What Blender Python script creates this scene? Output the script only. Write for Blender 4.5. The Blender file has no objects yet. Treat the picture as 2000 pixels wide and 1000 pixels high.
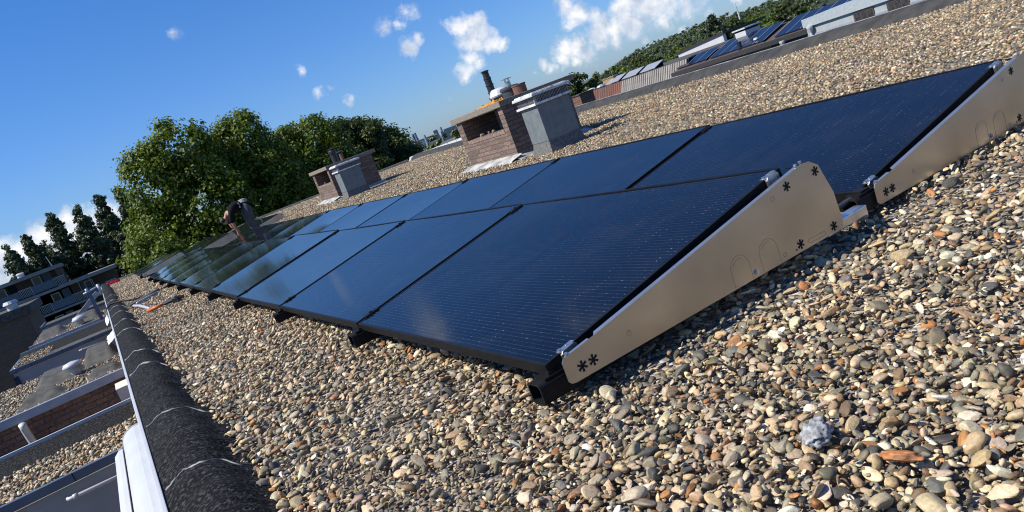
import bpy, bmesh, math, random
import numpy as np
from mathutils import Vector, Matrix, Euler, noise as mnoise

random.seed(7)
RNG = np.random.default_rng(11)
S = bpy.context.scene
COL = S.collection
R = math.radians

# ------------------------------------------------------------------ camera
YAW, PITCH, ROLL = 0.459218655, 0.214964945, -0.362466310
CAM = np.array([-0.886681992, -1.81056588, 0.827348155])
FPX, PPX, PPY = 1496.14906, 1008.48564, 553.0218
_f = np.array([math.sin(YAW) * math.cos(PITCH), math.cos(YAW) * math.cos(PITCH), -math.sin(PITCH)])
_r = np.array([math.cos(YAW), -math.sin(YAW), 0.0])
_u = np.cross(_r, _f)
CR = math.cos(ROLL) * _r + math.sin(ROLL) * _u
CU = -math.sin(ROLL) * _r + math.cos(ROLL) * _u
CF = _f
cd = bpy.data.cameras.new('camera')
cam = bpy.data.objects.new('camera', cd)
COL.objects.link(cam)
cam.matrix_world = Matrix(((CR[0], CU[0], -CF[0], CAM[0]), (CR[1], CU[1], -CF[1], CAM[1]),
                           (CR[2], CU[2], -CF[2], CAM[2]), (0, 0, 0, 1)))
cd.sensor_width = 36.0
cd.lens = 36.0 * FPX / 2000.0
cd.shift_x = -(PPX - 1000) / 2000.0
cd.shift_y = (PPY - 500) / 2000.0
cd.clip_start = 0.05
cd.clip_end = 6000
S.camera = cam

# ------------------------------------------------------------------ sun, sky, exposure
SUN = np.array([-0.87, 0.20, 1.0]); SUN /= np.linalg.norm(SUN)
SUN_EL = math.asin(SUN[2]); SUN_ROT = math.atan2(SUN[0], SUN[1])
ld = bpy.data.lights.new('sun', 'SUN'); ld.energy = 5.0; ld.angle = R(0.53); ld.color = (1.0, 0.94, 0.835)
lo = bpy.data.objects.new('sun', ld); COL.objects.link(lo)
lo.rotation_euler = Vector((-SUN[0], -SUN[1], -SUN[2])).to_track_quat('-Z', 'Y').to_euler()
S.view_settings.view_transform = 'Standard'
S.view_settings.look = 'None'
S.view_settings.exposure = 0.42
S.view_settings.gamma = 1.0
S.render.engine = 'CYCLES'
S.cycles.filter_width = 1.1

def azel(az, el):
    az, el = R(az), R(el)
    return (math.sin(az) * math.cos(el), math.cos(az) * math.cos(el), math.sin(el))

# cumulus puffs: azimuth from +Y, elevation, angular radius, density
CLOUDS = [
    (10.7, 12.0, .55, .62), (24.0, 8.2, .75, .72), (24.9, 7.9, .45, .6), (26.0, 8.5, .75, .7), (25.0, 6.4, .7, .85), (25.7, 6.7, .5, .8),
    (17.2, 7.3, .5, .62), (18.0, 5.3, .5, .7), (18.9, 5.6, .3, .5), (19.7, 4.4, .45, .7), (28.0, 7.0, .35, .5),
    (29.0, 6.5, .8, 1.0), (29.9, 6.2, .75, 1.0), (29.5, 5.4, 1.1, 1.05), (30.6, 4.7, .8, .95), (31.4, 4.3, .6, .8), (28.8, 4.1, .8, .85), (28.2, 3.3, .75, .85),
    (29.2, 3.6, .6, .8), (26.6, 2.0, .4, .4),
    (36.6, 5.2, .8, 1.0), (37.0, 4.4, .85, 1.0), (37.9, 3.9, .7, .85), (36.4, 3.8, .5, .8),
    (38.2, 2.5, .9, 1.0), (38.6, 3.2, .7, .95), (39.4, 2.6, 1.0, 1.05), (40.3, 3.4, 1.0, 1.05), (40.6, 2.4, 1.1, 1.05), (41.8, 3.0, 1.2, 1.0), (41.4, 4.0, 1.1, 1.0),
    (43.2, 2.9, 1.2, .9), (44.6, 2.4, 1.1, .75), (42.6, 1.9, .8, .75), (39.2, 1.8, .7, .8), (46.0, 2.3, .9, .6), (40.6, 5.0, .9, .95), (42.0, 5.0, 1.0, .95), (44.0, 4.0, 1.2, .85),
    (35.6, 2.5, .75, 1.0), (36.4, 2.2, .8, 1.0), (35.2, 1.9, .6, .95), (37.0, 1.6, .8, .85), (36.0, 1.4, .5, .8), (38.0, 1.7, .6, .8),
    (33.8, 2.0, .45, .85), (34.1, 1.5, .45, .8), (34.8, 1.2, .3, .6), (33.0, 1.7, .3, .5), (43.6, .9, .35, .65), (45.6, 1.1, .35, .6), (41.3, 1.0, .3, .55), (47.6, 1.4, .5, .6),
    (-4.2, 2.2, 1.3, 1.2), (-3.4, 1.8, 1.4, 1.2), (-1.8, 2.1, 1.4, 1.2), (0.4, 2.2, 1.4, 1.2), (1.9, 2.3, 1.0, 1.15), (-3.0, 2.5, .9, 1.0), (-2.0, 2.8, .8, 1.0), (-1.0, 2.9, .85, 1.0), (-.2, 3.2, .8, 1.0), (.6, 2.7, .9, 1.0), (1.7, 2.9, .6, .95), (-2.6, 1.4, 1.3, .9), (-.5, 1.8, 1.3, .9), (1.3, 1.6, 1.3, .9), (2.6, 1.9, .9, .85), (-5.6, 1.4, 1.2, .9),
    # beyond the frame, seen only as soft glows in the glass
    (13.6, 18.9, 1.5, .62), (12.9, 20.5, 1.1, .5), (23.6, 26.2, 1.6, .6), (22.3, 24.6, 1.2, .5), (5.0, 27.0, 2.5, .7), (55.0, 14.0, 4.0, .8), (63, 9, 5, .9), (-20, 6, 4, .9), (-35, 9, 5, .9)]

def build_world():
    w = bpy.data.worlds.new('World'); S.world = w; w.use_nodes = True
    nt = w.node_tree; N = nt.nodes; L = nt.links; N.clear()
    out = N.new('ShaderNodeOutputWorld'); bg = N.new('ShaderNodeBackground')
    bg.inputs['Strength'].default_value = 0.072
    sky = N.new('ShaderNodeTexSky'); sky.sky_type = 'NISHITA'; sky.sun_disc = False
    sky.sun_elevation = SUN_EL; sky.sun_rotation = SUN_ROT
    sky.altitude = 0; sky.air_density = 1.0; sky.dust_density = 0.25; sky.ozone_density = 1.6
    tint = N.new('ShaderNodeMix'); tint.data_type = 'RGBA'; tint.blend_type = 'MULTIPLY'
    tint.inputs[0].default_value = 1.0
    L.new(sky.outputs[0], tint.inputs[6])
    tc = N.new('ShaderNodeTexCoord')
    # deeper azure overhead, paler near the horizon
    sz = N.new('ShaderNodeSeparateXYZ'); L.new(tc.outputs['Generated'], sz.inputs[0])
    tr = N.new('ShaderNodeValToRGB'); tr.color_ramp.elements[0].position = 0; tr.color_ramp.elements[0].color = (.55, .80, 1.36, 1)
    tr.color_ramp.elements[1].position = .3; tr.color_ramp.elements[1].color = (.37, .83, 1.46, 1)
    L.new(sz.outputs['Z'], tr.inputs[0]); L.new(tr.outputs[0], tint.inputs[7])
    nz = N.new('ShaderNodeTexNoise'); nz.inputs['Scale'].default_value = 26; nz.inputs['Detail'].default_value = 6
    nz.inputs['Roughness'].default_value = .62
    L.new(tc.outputs['Generated'], nz.inputs['Vector'])
    sub = N.new('ShaderNodeVectorMath'); sub.operation = 'SUBTRACT'; sub.inputs[1].default_value = (.5, .5, .5)
    L.new(nz.outputs['Color'], sub.inputs[0])
    sc = N.new('ShaderNodeVectorMath'); sc.operation = 'SCALE'; sc.inputs['Scale'].default_value = .034
    L.new(sub.outputs[0], sc.inputs[0])
    add = N.new('ShaderNodeVectorMath'); add.operation = 'ADD'
    L.new(tc.outputs['Generated'], add.inputs[0]); L.new(sc.outputs[0], add.inputs[1])
    acc = None
    for az, el, rad, dens in CLOUDS:
        d = N.new('ShaderNodeVectorMath'); d.operation = 'DISTANCE'; d.inputs[1].default_value = azel(az, el)
        L.new(add.outputs[0], d.inputs[0])
        mr = N.new('ShaderNodeMapRange'); mr.interpolation_type = 'LINEAR'
        mr.inputs['From Min'].default_value = 0; mr.inputs['From Max'].default_value = R(rad) * 1.75
        mr.inputs['To Min'].default_value = dens; mr.inputs['To Max'].default_value = 0
        L.new(d.outputs['Value'], mr.inputs['Value'])
        if acc is None: acc = mr.outputs[0]
        else:
            m = N.new('ShaderNodeMath'); m.operation = 'SMOOTH_MAX'; m.inputs[2].default_value = .1
            L.new(acc, m.inputs[0]); L.new(mr.outputs[0], m.inputs[1]); acc = m.outputs[0]
    nf = N.new('ShaderNodeTexNoise'); nf.inputs['Scale'].default_value = 85; nf.inputs['Detail'].default_value = 7
    nf.inputs['Roughness'].default_value = .66
    L.new(tc.outputs['Generated'], nf.inputs['Vector'])
    ma = N.new('ShaderNodeMath'); ma.operation = 'MULTIPLY_ADD'; ma.inputs[1].default_value = .8; ma.inputs[2].default_value = -.38
    L.new(nf.outputs['Fac'], ma.inputs[0])
    sm = N.new('ShaderNodeMath'); sm.operation = 'ADD'
    L.new(acc, sm.inputs[0]); L.new(ma.outputs[0], sm.inputs[1])
    al = N.new('ShaderNodeMapRange'); al.interpolation_type = 'SMOOTHSTEP'
    al.inputs['From Min'].default_value = .20; al.inputs['From Max'].default_value = .86
    L.new(sm.outputs[0], al.inputs['Value'])
    gt = N.new('ShaderNodeMapRange'); gt.interpolation_type = 'SMOOTHSTEP'
    gt.inputs['From Min'].default_value = .13; gt.inputs['From Max'].default_value = .34
    L.new(acc, gt.inputs['Value'])
    am = N.new('ShaderNodeMath'); am.operation = 'MULTIPLY'
    L.new(al.outputs[0], am.inputs[0]); L.new(gt.outputs[0], am.inputs[1])
    # cloud body: bright sunlit bulges, bluish grey hollows
    n2 = N.new('ShaderNodeTexNoise'); n2.inputs['Scale'].default_value = 34; n2.inputs['Detail'].default_value = 5
    of = N.new('ShaderNodeVectorMath'); of.operation = 'ADD'; of.inputs[1].default_value = (3.1, 1.7, -.004)
    L.new(add.outputs[0], of.inputs[0]); L.new(of.outputs[0], n2.inputs['Vector'])
    cr = N.new('ShaderNodeValToRGB')
    cr.color_ramp.elements[0].position = .36; cr.color_ramp.elements[0].color = (5.2, 6.2, 7.9, 1)
    cr.color_ramp.elements[1].position = .60; cr.color_ramp.elements[1].color = (10.4, 10.5, 10.8, 1)
    L.new(n2.outputs['Fac'], cr.inputs[0])
    mix = N.new('ShaderNodeMix'); mix.data_type = 'RGBA'
    L.new(am.outputs[0], mix.inputs[0]); L.new(tint.outputs[2], mix.inputs[6]); L.new(cr.outputs[0], mix.inputs[7])
    L.new(mix.outputs[2], bg.inputs['Color']); L.new(bg.outputs[0], out.inputs[0])
build_world()

# ------------------------------------------------------------------ helpers
def mat(name, c1, c2=None, rough=.6, metal=0.0, scale=8.0, detail=5, bump=0.0, bscale=None, spec=.5, lo=.35, hi=.65, coat=0.0):
    m = bpy.data.materials.new(name); m.use_nodes = True
    nt = m.node_tree; N = nt.nodes; L = nt.links
    b = N['Principled BSDF']
    b.inputs['Roughness'].default_value = rough; b.inputs['Metallic'].default_value = metal
    b.inputs['Specular IOR Level'].default_value = spec
    if coat: b.inputs['Coat Weight'].default_value = coat
    tc = N.new('ShaderNodeTexCoord')
    if c2 is None: c2 = tuple(min(1, v * .8) for v in c1)
    nz = N.new('ShaderNodeTexNoise'); nz.inputs['Scale'].default_value = scale; nz.inputs['Detail'].default_value = detail
    L.new(tc.outputs['Object'], nz.inputs['Vector'])
    cr = N.new('ShaderNodeValToRGB')
    cr.color_ramp.elements[0].position = lo; cr.color_ramp.elements[0].color = (*c1, 1)
    cr.color_ramp.elements[1].position = hi; cr.color_ramp.elements[1].color = (*c2, 1)
    L.new(nz.outputs['Fac'], cr.inputs[0]); L.new(cr.outputs[0], b.inputs['Base Color'])
    if bump:
        n2 = N.new('ShaderNodeTexNoise'); n2.inputs['Scale'].default_value = bscale or scale * 3; n2.inputs['Detail'].default_value = 4
        L.new(tc.outputs['Object'], n2.inputs['Vector'])
        bp = N.new('ShaderNodeBump'); bp.inputs['Strength'].default_value = bump; bp.inputs['Distance'].default_value = .01
        L.new(n2.outputs['Fac'], bp.inputs['Height']); L.new(bp.outputs[0], b.inputs['Normal'])
    return m

def attr_mat(name, rough=.7, mottle=.35, mscale=60, transl=0.0, spec=.5, bump=0.0):
    m = bpy.data.materials.new(name); m.use_nodes = True
    nt = m.node_tree; N = nt.nodes; L = nt.links
    b = N['Principled BSDF']; b.inputs['Roughness'].default_value = rough; b.inputs['Specular IOR Level'].default_value = spec
    at = N.new('ShaderNodeAttribute'); at.attribute_name = 'tone'
    src = at.outputs['Color']
    if mottle:
        tc = N.new('ShaderNodeTexCoord'); nz = N.new('ShaderNodeTexNoise'); nz.inputs['Scale'].default_value = mscale
        nz.inputs['Detail'].default_value = 4; nz.inputs['Roughness'].default_value = .7
        L.new(tc.outputs['Object'], nz.inputs['Vector'])
        mr = N.new('ShaderNodeMapRange'); mr.inputs['From Min'].default_value = .3; mr.inputs['From Max'].default_value = .7
        mr.inputs['To Min'].default_value = 1 - mottle; mr.inputs['To Max'].default_value = 1 + mottle
        L.new(nz.outputs['Fac'], mr.inputs['Value'])
        mx = N.new('ShaderNodeVectorMath'); mx.operation = 'SCALE'
        L.new(at.outputs['Color'], mx.inputs[0]); L.new(mr.outputs[0], mx.inputs['Scale'])
        src = mx.outputs[0]
        if bump:
            bp = N.new('ShaderNodeBump'); bp.inputs['Strength'].default_value = bump; bp.inputs['Distance'].default_value = .004
            L.new(nz.outputs['Fac'], bp.inputs['Height']); L.new(bp.outputs[0], b.inputs['Normal'])
    L.new(src, b.inputs['Base Color'])
    if transl:
        tr = N.new('ShaderNodeBsdfTranslucent'); L.new(src, tr.inputs['Color'])
        ms = N.new('ShaderNodeMixShader'); ms.inputs[0].default_value = transl
        L.new(b.outputs[0], ms.inputs[1]); L.new(tr.outputs[0], ms.inputs[2])
        L.new(ms.outputs[0], N['Material Output'].inputs['Surface'])
    return m

def brick_mat(name, c1, c2, mortar, bw=.22, rh=.068, ms=.008, rough=.85, bumpd=.6):
    m = bpy.data.materials.new(name); m.use_nodes = True
    nt = m.node_tree; N = nt.nodes; L = nt.links
    b = N['Principled BSDF']; b.inputs['Roughness'].default_value = rough
    uv = N.new('ShaderNodeUVMap')
    br = N.new('ShaderNodeTexBrick'); br.inputs['Scale'].default_value = 1
    br.inputs['Brick Width'].default_value = bw; br.inputs['Row Height'].default_value = rh
    br.inputs['Mortar Size'].default_value = ms; br.inputs['Mortar Smooth'].default_value = .15; br.inputs['Bias'].default_value = 0
    br.inputs['Color1'].default_value = (*c1, 1); br.inputs['Color2'].default_value = (*c2, 1); br.inputs['Mortar'].default_value = (*mortar, 1)
    wn = N.new('ShaderNodeTexNoise'); wn.inputs['Scale'].default_value = 9; wn.inputs['Detail'].default_value = 3
    L.new(uv.outputs[0], wn.inputs['Vector'])
    wa = N.new('ShaderNodeVectorMath'); wa.operation = 'SCALE'; wa.inputs['Scale'].default_value = .012
    L.new(wn.outputs['Color'], wa.inputs[0])
    ad = N.new('ShaderNodeVectorMath'); ad.operation = 'ADD'
    L.new(uv.outputs[0], ad.inputs[0]); L.new(wa.outputs[0], ad.inputs[1]); L.new(ad.outputs[0], br.inputs['Vector'])
    nz = N.new('ShaderNodeTexNoise'); nz.inputs['Scale'].default_value = 35; nz.inputs['Detail'].default_value = 6
    L.new(uv.outputs[0], nz.inputs['Vector'])
    mr = N.new('ShaderNodeMapRange'); mr.inputs['To Min'].default_value = .55; mr.inputs['To Max'].default_value = 1.4
    mr.inputs['From Min'].default_value = .3; mr.inputs['From Max'].default_value = .7
    L.new(nz.outputs['Fac'], mr.inputs['Value'])
    vs = N.new('ShaderNodeVectorMath'); vs.operation = 'SCALE'
    L.new(br.outputs['Color'], vs.inputs[0]); L.new(mr.outputs[0], vs.inputs['Scale']); L.new(vs.outputs[0], b.inputs['Base Color'])
    iv = N.new('ShaderNodeMath'); iv.operation = 'MULTIPLY_ADD'; iv.inputs[1].default_value = -1; iv.inputs[2].default_value = 1
    L.new(br.outputs['Fac'], iv.inputs[0])
    a2 = N.new('ShaderNodeMath'); a2.operation = 'MULTIPLY_ADD'; a2.inputs[1].default_value = .3
    L.new(nz.outputs['Fac'], a2.inputs[0]); L.new(iv.outputs[0], a2.inputs[2])
    bp = N.new('ShaderNodeBump'); bp.inputs['Strength'].default_value = bumpd; bp.inputs['Distance'].default_value = .008
    L.new(a2.outputs[0], bp.inputs['Height']); L.new(bp.outputs[0], b.inputs['Normal'])
    return m

def tag(o, label=None, cat=None, group=None, kind=None):
    if label: o['label'] = label
    if cat: o['category'] = cat
    if group: o['group'] = group
    if kind: o['kind'] = kind
    return o

def thing(name, label, cat, loc=(0, 0, 0), rotz=0, group=None):
    o = bpy.data.objects.new(name, None); COL.objects.link(o)
    o.empty_display_size = .1
    o.location = loc; o.rotation_euler = (0, 0, rotz)
    return tag(o, label, cat, group)

class MB:
    def __init__(s): s.bm = bmesh.new()
    def box(s, x0, y0, z0, x1, y1, z1):
        vs = [s.bm.verts.new(p) for p in ((x0, y0, z0), (x1, y0, z0), (x1, y1, z0), (x0, y1, z0), (x0, y0, z1), (x1, y0, z1), (x1, y1, z1), (x0, y1, z1))]
        for f in ((0, 3, 2, 1), (4, 5, 6, 7), (0, 1, 5, 4), (1, 2, 6, 5), (2, 3, 7, 6), (3, 0, 4, 7)):
            s.bm.faces.new([vs[i] for i in f])
        return s
    def hexa(s, p):   # 8 points, bottom ring then top ring
        vs = [s.bm.verts.new(q) for q in p]
        for f in ((0, 3, 2, 1), (4, 5, 6, 7), (0, 1, 5, 4), (1, 2, 6, 5), (2, 3, 7, 6), (3, 0, 4, 7)):
            s.bm.faces.new([vs[i] for i in f])
        return s
    def quad(s, *p):
        s.bm.faces.new([s.bm.verts.new(q) for q in p]); return s
    def prism(s, pts, fn, a, b):   # outline pts (2-D), fn(u,v,w)->xyz, extruded w from a to b
        A = [s.bm.verts.new(fn(u, v, a)) for u, v in pts]; B = [s.bm.verts.new(fn(u, v, b)) for u, v in pts]
        s.bm.faces.new(A[::-1]); s.bm.faces.new(B)
        n = len(pts)
        for i in range(n): s.bm.faces.new((A[i], A[(i + 1) % n], B[(i + 1) % n], B[i]))
        return s
    def tube(s, path, r, n=8, cap=True):
        path = [Vector(p) for p in path]; rings = []
        rr = r if isinstance(r, (list, tuple)) else [r] * len(path)
        for i, p in enumerate(path):
            d = (path[min(i + 1, len(path) - 1)] - path[max(i - 1, 0)]).normalized()
            a = d.cross(Vector((0, 0, 1)))
            if a.length < .05: a = d.cross(Vector((0, 1, 0)))
            a.normalize(); b = d.cross(a)
            rings.append([s.bm.verts.new(p + (a * math.cos(2 * math.pi * k / n) + b * math.sin(2 * math.pi * k / n)) * rr[i]) for k in range(n)])
        for A, B in zip(rings, rings[1:]):
            for k in range(n): s.bm.faces.new((A[k], A[(k + 1) % n], B[(k + 1) % n], B[k]))
        if cap: s.bm.faces.new(rings[0][::-1]); s.bm.faces.new(rings[-1])
        return s
    def lathe(s, prof, c=(0, 0, 0), n=20, cap=True):
        rings = [[s.bm.verts.new((c[0] + r * math.cos(2 * math.pi * k / n), c[1] + r * math.sin(2 * math.pi * k / n), c[2] + z)) for k in range(n)] for r, z in prof]
        for A, B in zip(rings, rings[1:]):
            for k in range(n): s.bm.faces.new((A[k], A[(k + 1) % n], B[(k + 1) % n], B[k]))
        if cap: s.bm.faces.new(rings[0][::-1]); s.bm.faces.new(rings[-1])
        return s
    def grid(s, P):   # P[i][j] points
        V = [[s.bm.verts.new(q) for q in row] for row in P]
        for i in range(len(V) - 1):
            for j in range(len(V[0]) - 1): s.bm.faces.new((V[i][j], V[i + 1][j], V[i + 1][j + 1], V[i][j + 1]))
        return s
    def build(s, name, m, parent=None, bevel=0.0, smooth=False, loc=None, uvswap=False):
        bm = s.bm
        bmesh.ops.recalc_face_normals(bm, faces=bm.faces)
        if bevel:
            es = [e for e in bm.edges if len(e.link_faces) == 2 and e.calc_face_angle(0) > .5]
            bmesh.ops.bevel(bm, geom=es, offset=bevel, segments=2, affect='EDGES', profile=.6, clamp_overlap=True)
        uv = bm.loops.layers.uv.new('UVMap')
        bm.normal_update()
        for f in bm.faces:
            n = f.normal
            for l in f.loops:
                c = l.vert.co
                if abs(n.z) > .8: t = (c.x, c.y)
                elif abs(n.x) > abs(n.y): t = (c.y, c.z)
                else: t = (c.x, c.z)
                l[uv].uv = (t[1], t[0]) if uvswap else t
            f.smooth = smooth
        me = bpy.data.meshes.new(name); bm.to_mesh(me); bm.free()
        me.materials.append(m)
        o = bpy.data.objects.new(name, me); COL.objects.link(o)
        if parent: o.parent = parent
        if loc: o.location = loc
        return o

KIDS = {}
def kids(o): return [c for c in bpy.data.objects if c.parent == o]
def copy_tree(o, parent=None):
    c = o.copy(); COL.objects.link(c)
    if parent: c.parent = parent
    for ch in kids(o): copy_tree(ch, c)
    return c

def raw_mesh(name, V, F, m, parent=None, tone=None, smooth=True):
    """V (n,3), F (k,3|4) arrays, tone (n,3) per-vertex albedo"""
    me = bpy.data.meshes.new(name)
    n, k, w = len(V), len(F), F.shape[1]
    me.vertices.add(n); me.vertices.foreach_set('co', np.ascontiguousarray(V, np.float32).ravel())
    me.loops.add(k * w); me.loops.foreach_set('vertex_index', np.ascontiguousarray(F, np.int32).ravel())
    me.polygons.add(k); me.polygons.foreach_set('loop_start', np.arange(0, k * w, w, dtype=np.int32))
    me.polygons.foreach_set('use_smooth', np.broadcast_to(np.asarray(smooth, bool), (k,)).copy())
    me.update(calc_edges=True)
    if tone is not None:
        a = me.attributes.new('tone', 'FLOAT_COLOR', 'POINT')
        c = np.ones((n, 4), np.float32); c[:, :3] = tone
        a.data.foreach_set('color', c.ravel())
    me.materials.append(m)
    o = bpy.data.objects.new(name, me); COL.objects.link(o)
    if parent: o.parent = parent
    return o

def project(P):
    d = P - CAM; z = d @ CF
    zz = np.where(z > .05, z, 1)
    return PPX + FPX * (d @ CR) / zz, PPY - FPX * (d @ CU) / zz, z

def roof_h(x, y):
    """the deck rises very slightly towards its far right"""
    t = np.clip((x - 2.6) / 1.9, 0, 1); t = t * t * (3 - 2 * t)
    return t * .011 * np.clip(y - 8, 0, 40)

# ------------------------------------------------------------------ materials
M = {}
M['felt'] = mat('mineral_felt', (.004, .004, .0045), (.062, .062, .06), rough=.95, scale=70, detail=10, bump=1.0, bscale=95, lo=.50, hi=.68, spec=.2)
M['felt_dark'] = mat('grey_parapet_felt', (.03, .03, .031), (.055, .054, .052), rough=.9, scale=6, detail=9, bump=.6, bscale=90, spec=.3)
M['felt_grey'] = mat('weathered_felt', (.035, .035, .034), (.085, .082, .074), rough=.9, scale=9, detail=8, bump=.6, bscale=140)
M['seam'] = mat('felt_seam', (.36, .36, .35), (.12, .12, .12), rough=.8, scale=14)
M['white_metal'] = mat('white_coated_metal', (.52, .535, .55), (.43, .44, .455), rough=.4, scale=3, lo=.3, hi=.8)
M['white_flap'] = mat('white_flashing', (.74, .74, .72), (.5, .5, .49), rough=.6, scale=14, bump=.4, bscale=18)
M['cream'] = mat('cream_board', (.72, .68, .6), (.6, .56, .49), rough=.7, scale=9)
M['galv'] = mat('galvanised_sheet', (.54, .52, .475), (.40, .385, .355), rough=.30, metal=.88, bump=.12, bscale=5, scale=3.2, lo=.3, hi=.7)
M['galv_edge'] = mat('galvanised_flange', (.50, .54, .58), (.42, .46, .50), rough=.38, metal=.85, scale=9)
M['zinc_clamp'] = mat('zinc_clamp', (.62, .63, .63), (.42, .43, .43), rough=.32, metal=.9, scale=60)
M['alu'] = mat('mill_aluminium', (.66, .67, .69), (.55, .56, .58), rough=.28, metal=.9, scale=20)
M['black_ano'] = mat('black_anodised', (.006, .006, .007), (.010, .010, .011), rough=.55, scale=20, spec=.2)
M['rubber'] = mat('black_rubber', (.006, .006, .0065), (.012, .012, .013), rough=.6, scale=30, bump=.2, spec=.2)
M['hole'] = mat('dark_slot', (.006, .006, .007), (.008, .008, .009), rough=.8)
M['etch'] = mat('pressed_line', (.27, .25, .215), (.33, .305, .26), rough=.42, metal=.85)
M['concrete'] = mat('gravel_concrete', (.29, .25, .19), (.15, .13, .105), rough=.95, scale=45, detail=8, bump=.8, bscale=120)
M['lead'] = mat('pale_lead', (.46, .465, .455), (.20, .205, .20), rough=.65, scale=6, bump=.7, bscale=14)
M['duct'] = mat('grey_coated_duct', (.115, .135, .143), (.18, .20, .205), rough=.55, scale=9, detail=7, bump=.05, lo=.3, hi=.75)
M['duct_base'] = mat('felt_upstand', (.085, .085, .08), (.16, .158, .15), rough=.9, scale=30, bump=.5)
M['drip'] = mat('streaked_white_edge', (.74, .74, .72), (.28, .28, .27), rough=.5, scale=12, lo=.42, hi=.7)
M['louvre'] = mat('louvre_blade', (.16, .165, .17), (.26, .26, .26), rough=.5, metal=.4, scale=20)
M['black_plastic'] = mat('black_flue_plastic', (.012, .012, .013), (.024, .024, .025), rough=.42, scale=18)
M['dark_grey'] = mat('dark_grey_plastic', (.035, .038, .045), (.055, .058, .065), rough=.45)
M['clay'] = mat('brown_clay', (.17, .085, .062), (.12, .06, .045), rough=.8, scale=20)
M['orange_cloth'] = mat('orange_cloth', (.52, .24, .03), (.34, .14, .015), rough=.85, scale=20, bump=.3)
M['brick'] = brick_mat('old_brown_brick', (.225, .150, .118), (.125, .085, .068), (.085, .074, .064))
M['soldier'] = brick_mat('soldier_brick', (.31, .20, .155), (.22, .145, .11), (.13, .11, .095), bw=.115, rh=.062)
M['brick_red'] = brick_mat('dark_red_brick', (.20, .10, .065), (.13, .07, .05), (.06, .055, .05), bw=.22, rh=.066)
M['brick_far'] = brick_mat('brown_brick_block', (.12, .075, .055), (.085, .055, .042), (.09, .08, .07))
M['fascia'] = mat('blue_grey_fascia', (.075, .10, .145), (.10, .13, .175), rough=.4, scale=5)
M['grey_wall'] = mat('grey_coated_wall', (.27, .285, .29), (.33, .345, .35), rough=.55, scale=2.5)
M['coping'] = mat('aluminium_coping', (.27, .285, .33), (.34, .355, .40), rough=.45, metal=.2, scale=7)
M['pipe'] = mat('pale_pvc', (.52, .52, .5), (.42, .41, .38), rough=.5)
M['steel'] = mat('steel', (.55, .55, .54), (.4, .4, .4), rough=.35, metal=.8)
M['cable'] = mat('black_cable', (.03, .032, .035), (.045, .046, .05), rough=.5)
M['orange'] = mat('orange_grip', (.55, .13, .03), (.4, .09, .02), rough=.5)
M['red'] = mat('red_plastic', (.65, .04, .05), (.5, .03, .04), rough=.5)
M['wood_dark'] = mat('weathered_plank', (.05, .043, .037), (.09, .08, .07), rough=.85, scale=14)
M['grey_plastic'] = mat('grey_conduit', (.42, .43, .45), (.34, .35, .37), rough=.45)
M['ground'] = mat('distant_ground', (.05, .075, .03), (.11, .105, .085), rough=1, scale=.03, detail=8)
M['gravel_base'] = None

def gravel_base_mat():
    m = bpy.data.materials.new('gravel_bed'); m.use_nodes = True
    nt = m.node_tree; N = nt.nodes; L = nt.links; b = N['Principled BSDF']; b.inputs['Roughness'].default_value = .9
    tc = N.new('ShaderNodeTexCoord')
    vo = N.new('ShaderNodeTexVoronoi'); vo.inputs['Scale'].default_value = 38; vo.inputs['Randomness'].default_value = 1
    L.new(tc.outputs['Object'], vo.inputs['Vector'])
    sp = N.new('ShaderNodeSeparateColor'); L.new(vo.outputs['Color'], sp.inputs[0])
    cr = N.new('ShaderNodeValToRGB'); cr.color_ramp.interpolation = 'CONSTANT'
    e = cr.color_ramp.elements
    e[0].color = (.10, .095, .085, 1); e[1].position = .2; e[1].color = (.2, .17, .13, 1)
    for p, c in ((.4, (.28, .22, .15)), (.6, (.17, .165, .155)), (.75, (.36, .30, .21)), (.9, (.45, .42, .37))):
        q = e.new(p); q.color = (*c, 1)
    L.new(sp.outputs[0], cr.inputs[0])
    L.new(cr.outputs[0], b.inputs['Base Color'])
    bp = N.new('ShaderNodeBump'); bp.invert = True; bp.inputs['Strength'].default_value = 1; bp.inputs['Distance'].default_value = .025
    L.new(vo.outputs['Distance'], bp.inputs['Height']); L.new(bp.outputs[0], b.inputs['Normal'])
    return m
M['gravel_base'] = gravel_base_mat()
M['pebble'] = attr_mat('river_pebble', rough=.62, mottle=.30, mscale=120, bump=.35)
M['leaf'] = attr_mat('leaf', rough=.5, mottle=0, transl=.40, spec=.35)
M['needle'] = attr_mat('dark_leaf', rough=.5, mottle=0, transl=.15)
M['bark'] = mat('bark', (.09, .075, .055), (.05, .042, .032), rough=.95, scale=5, bump=.8)

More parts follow.
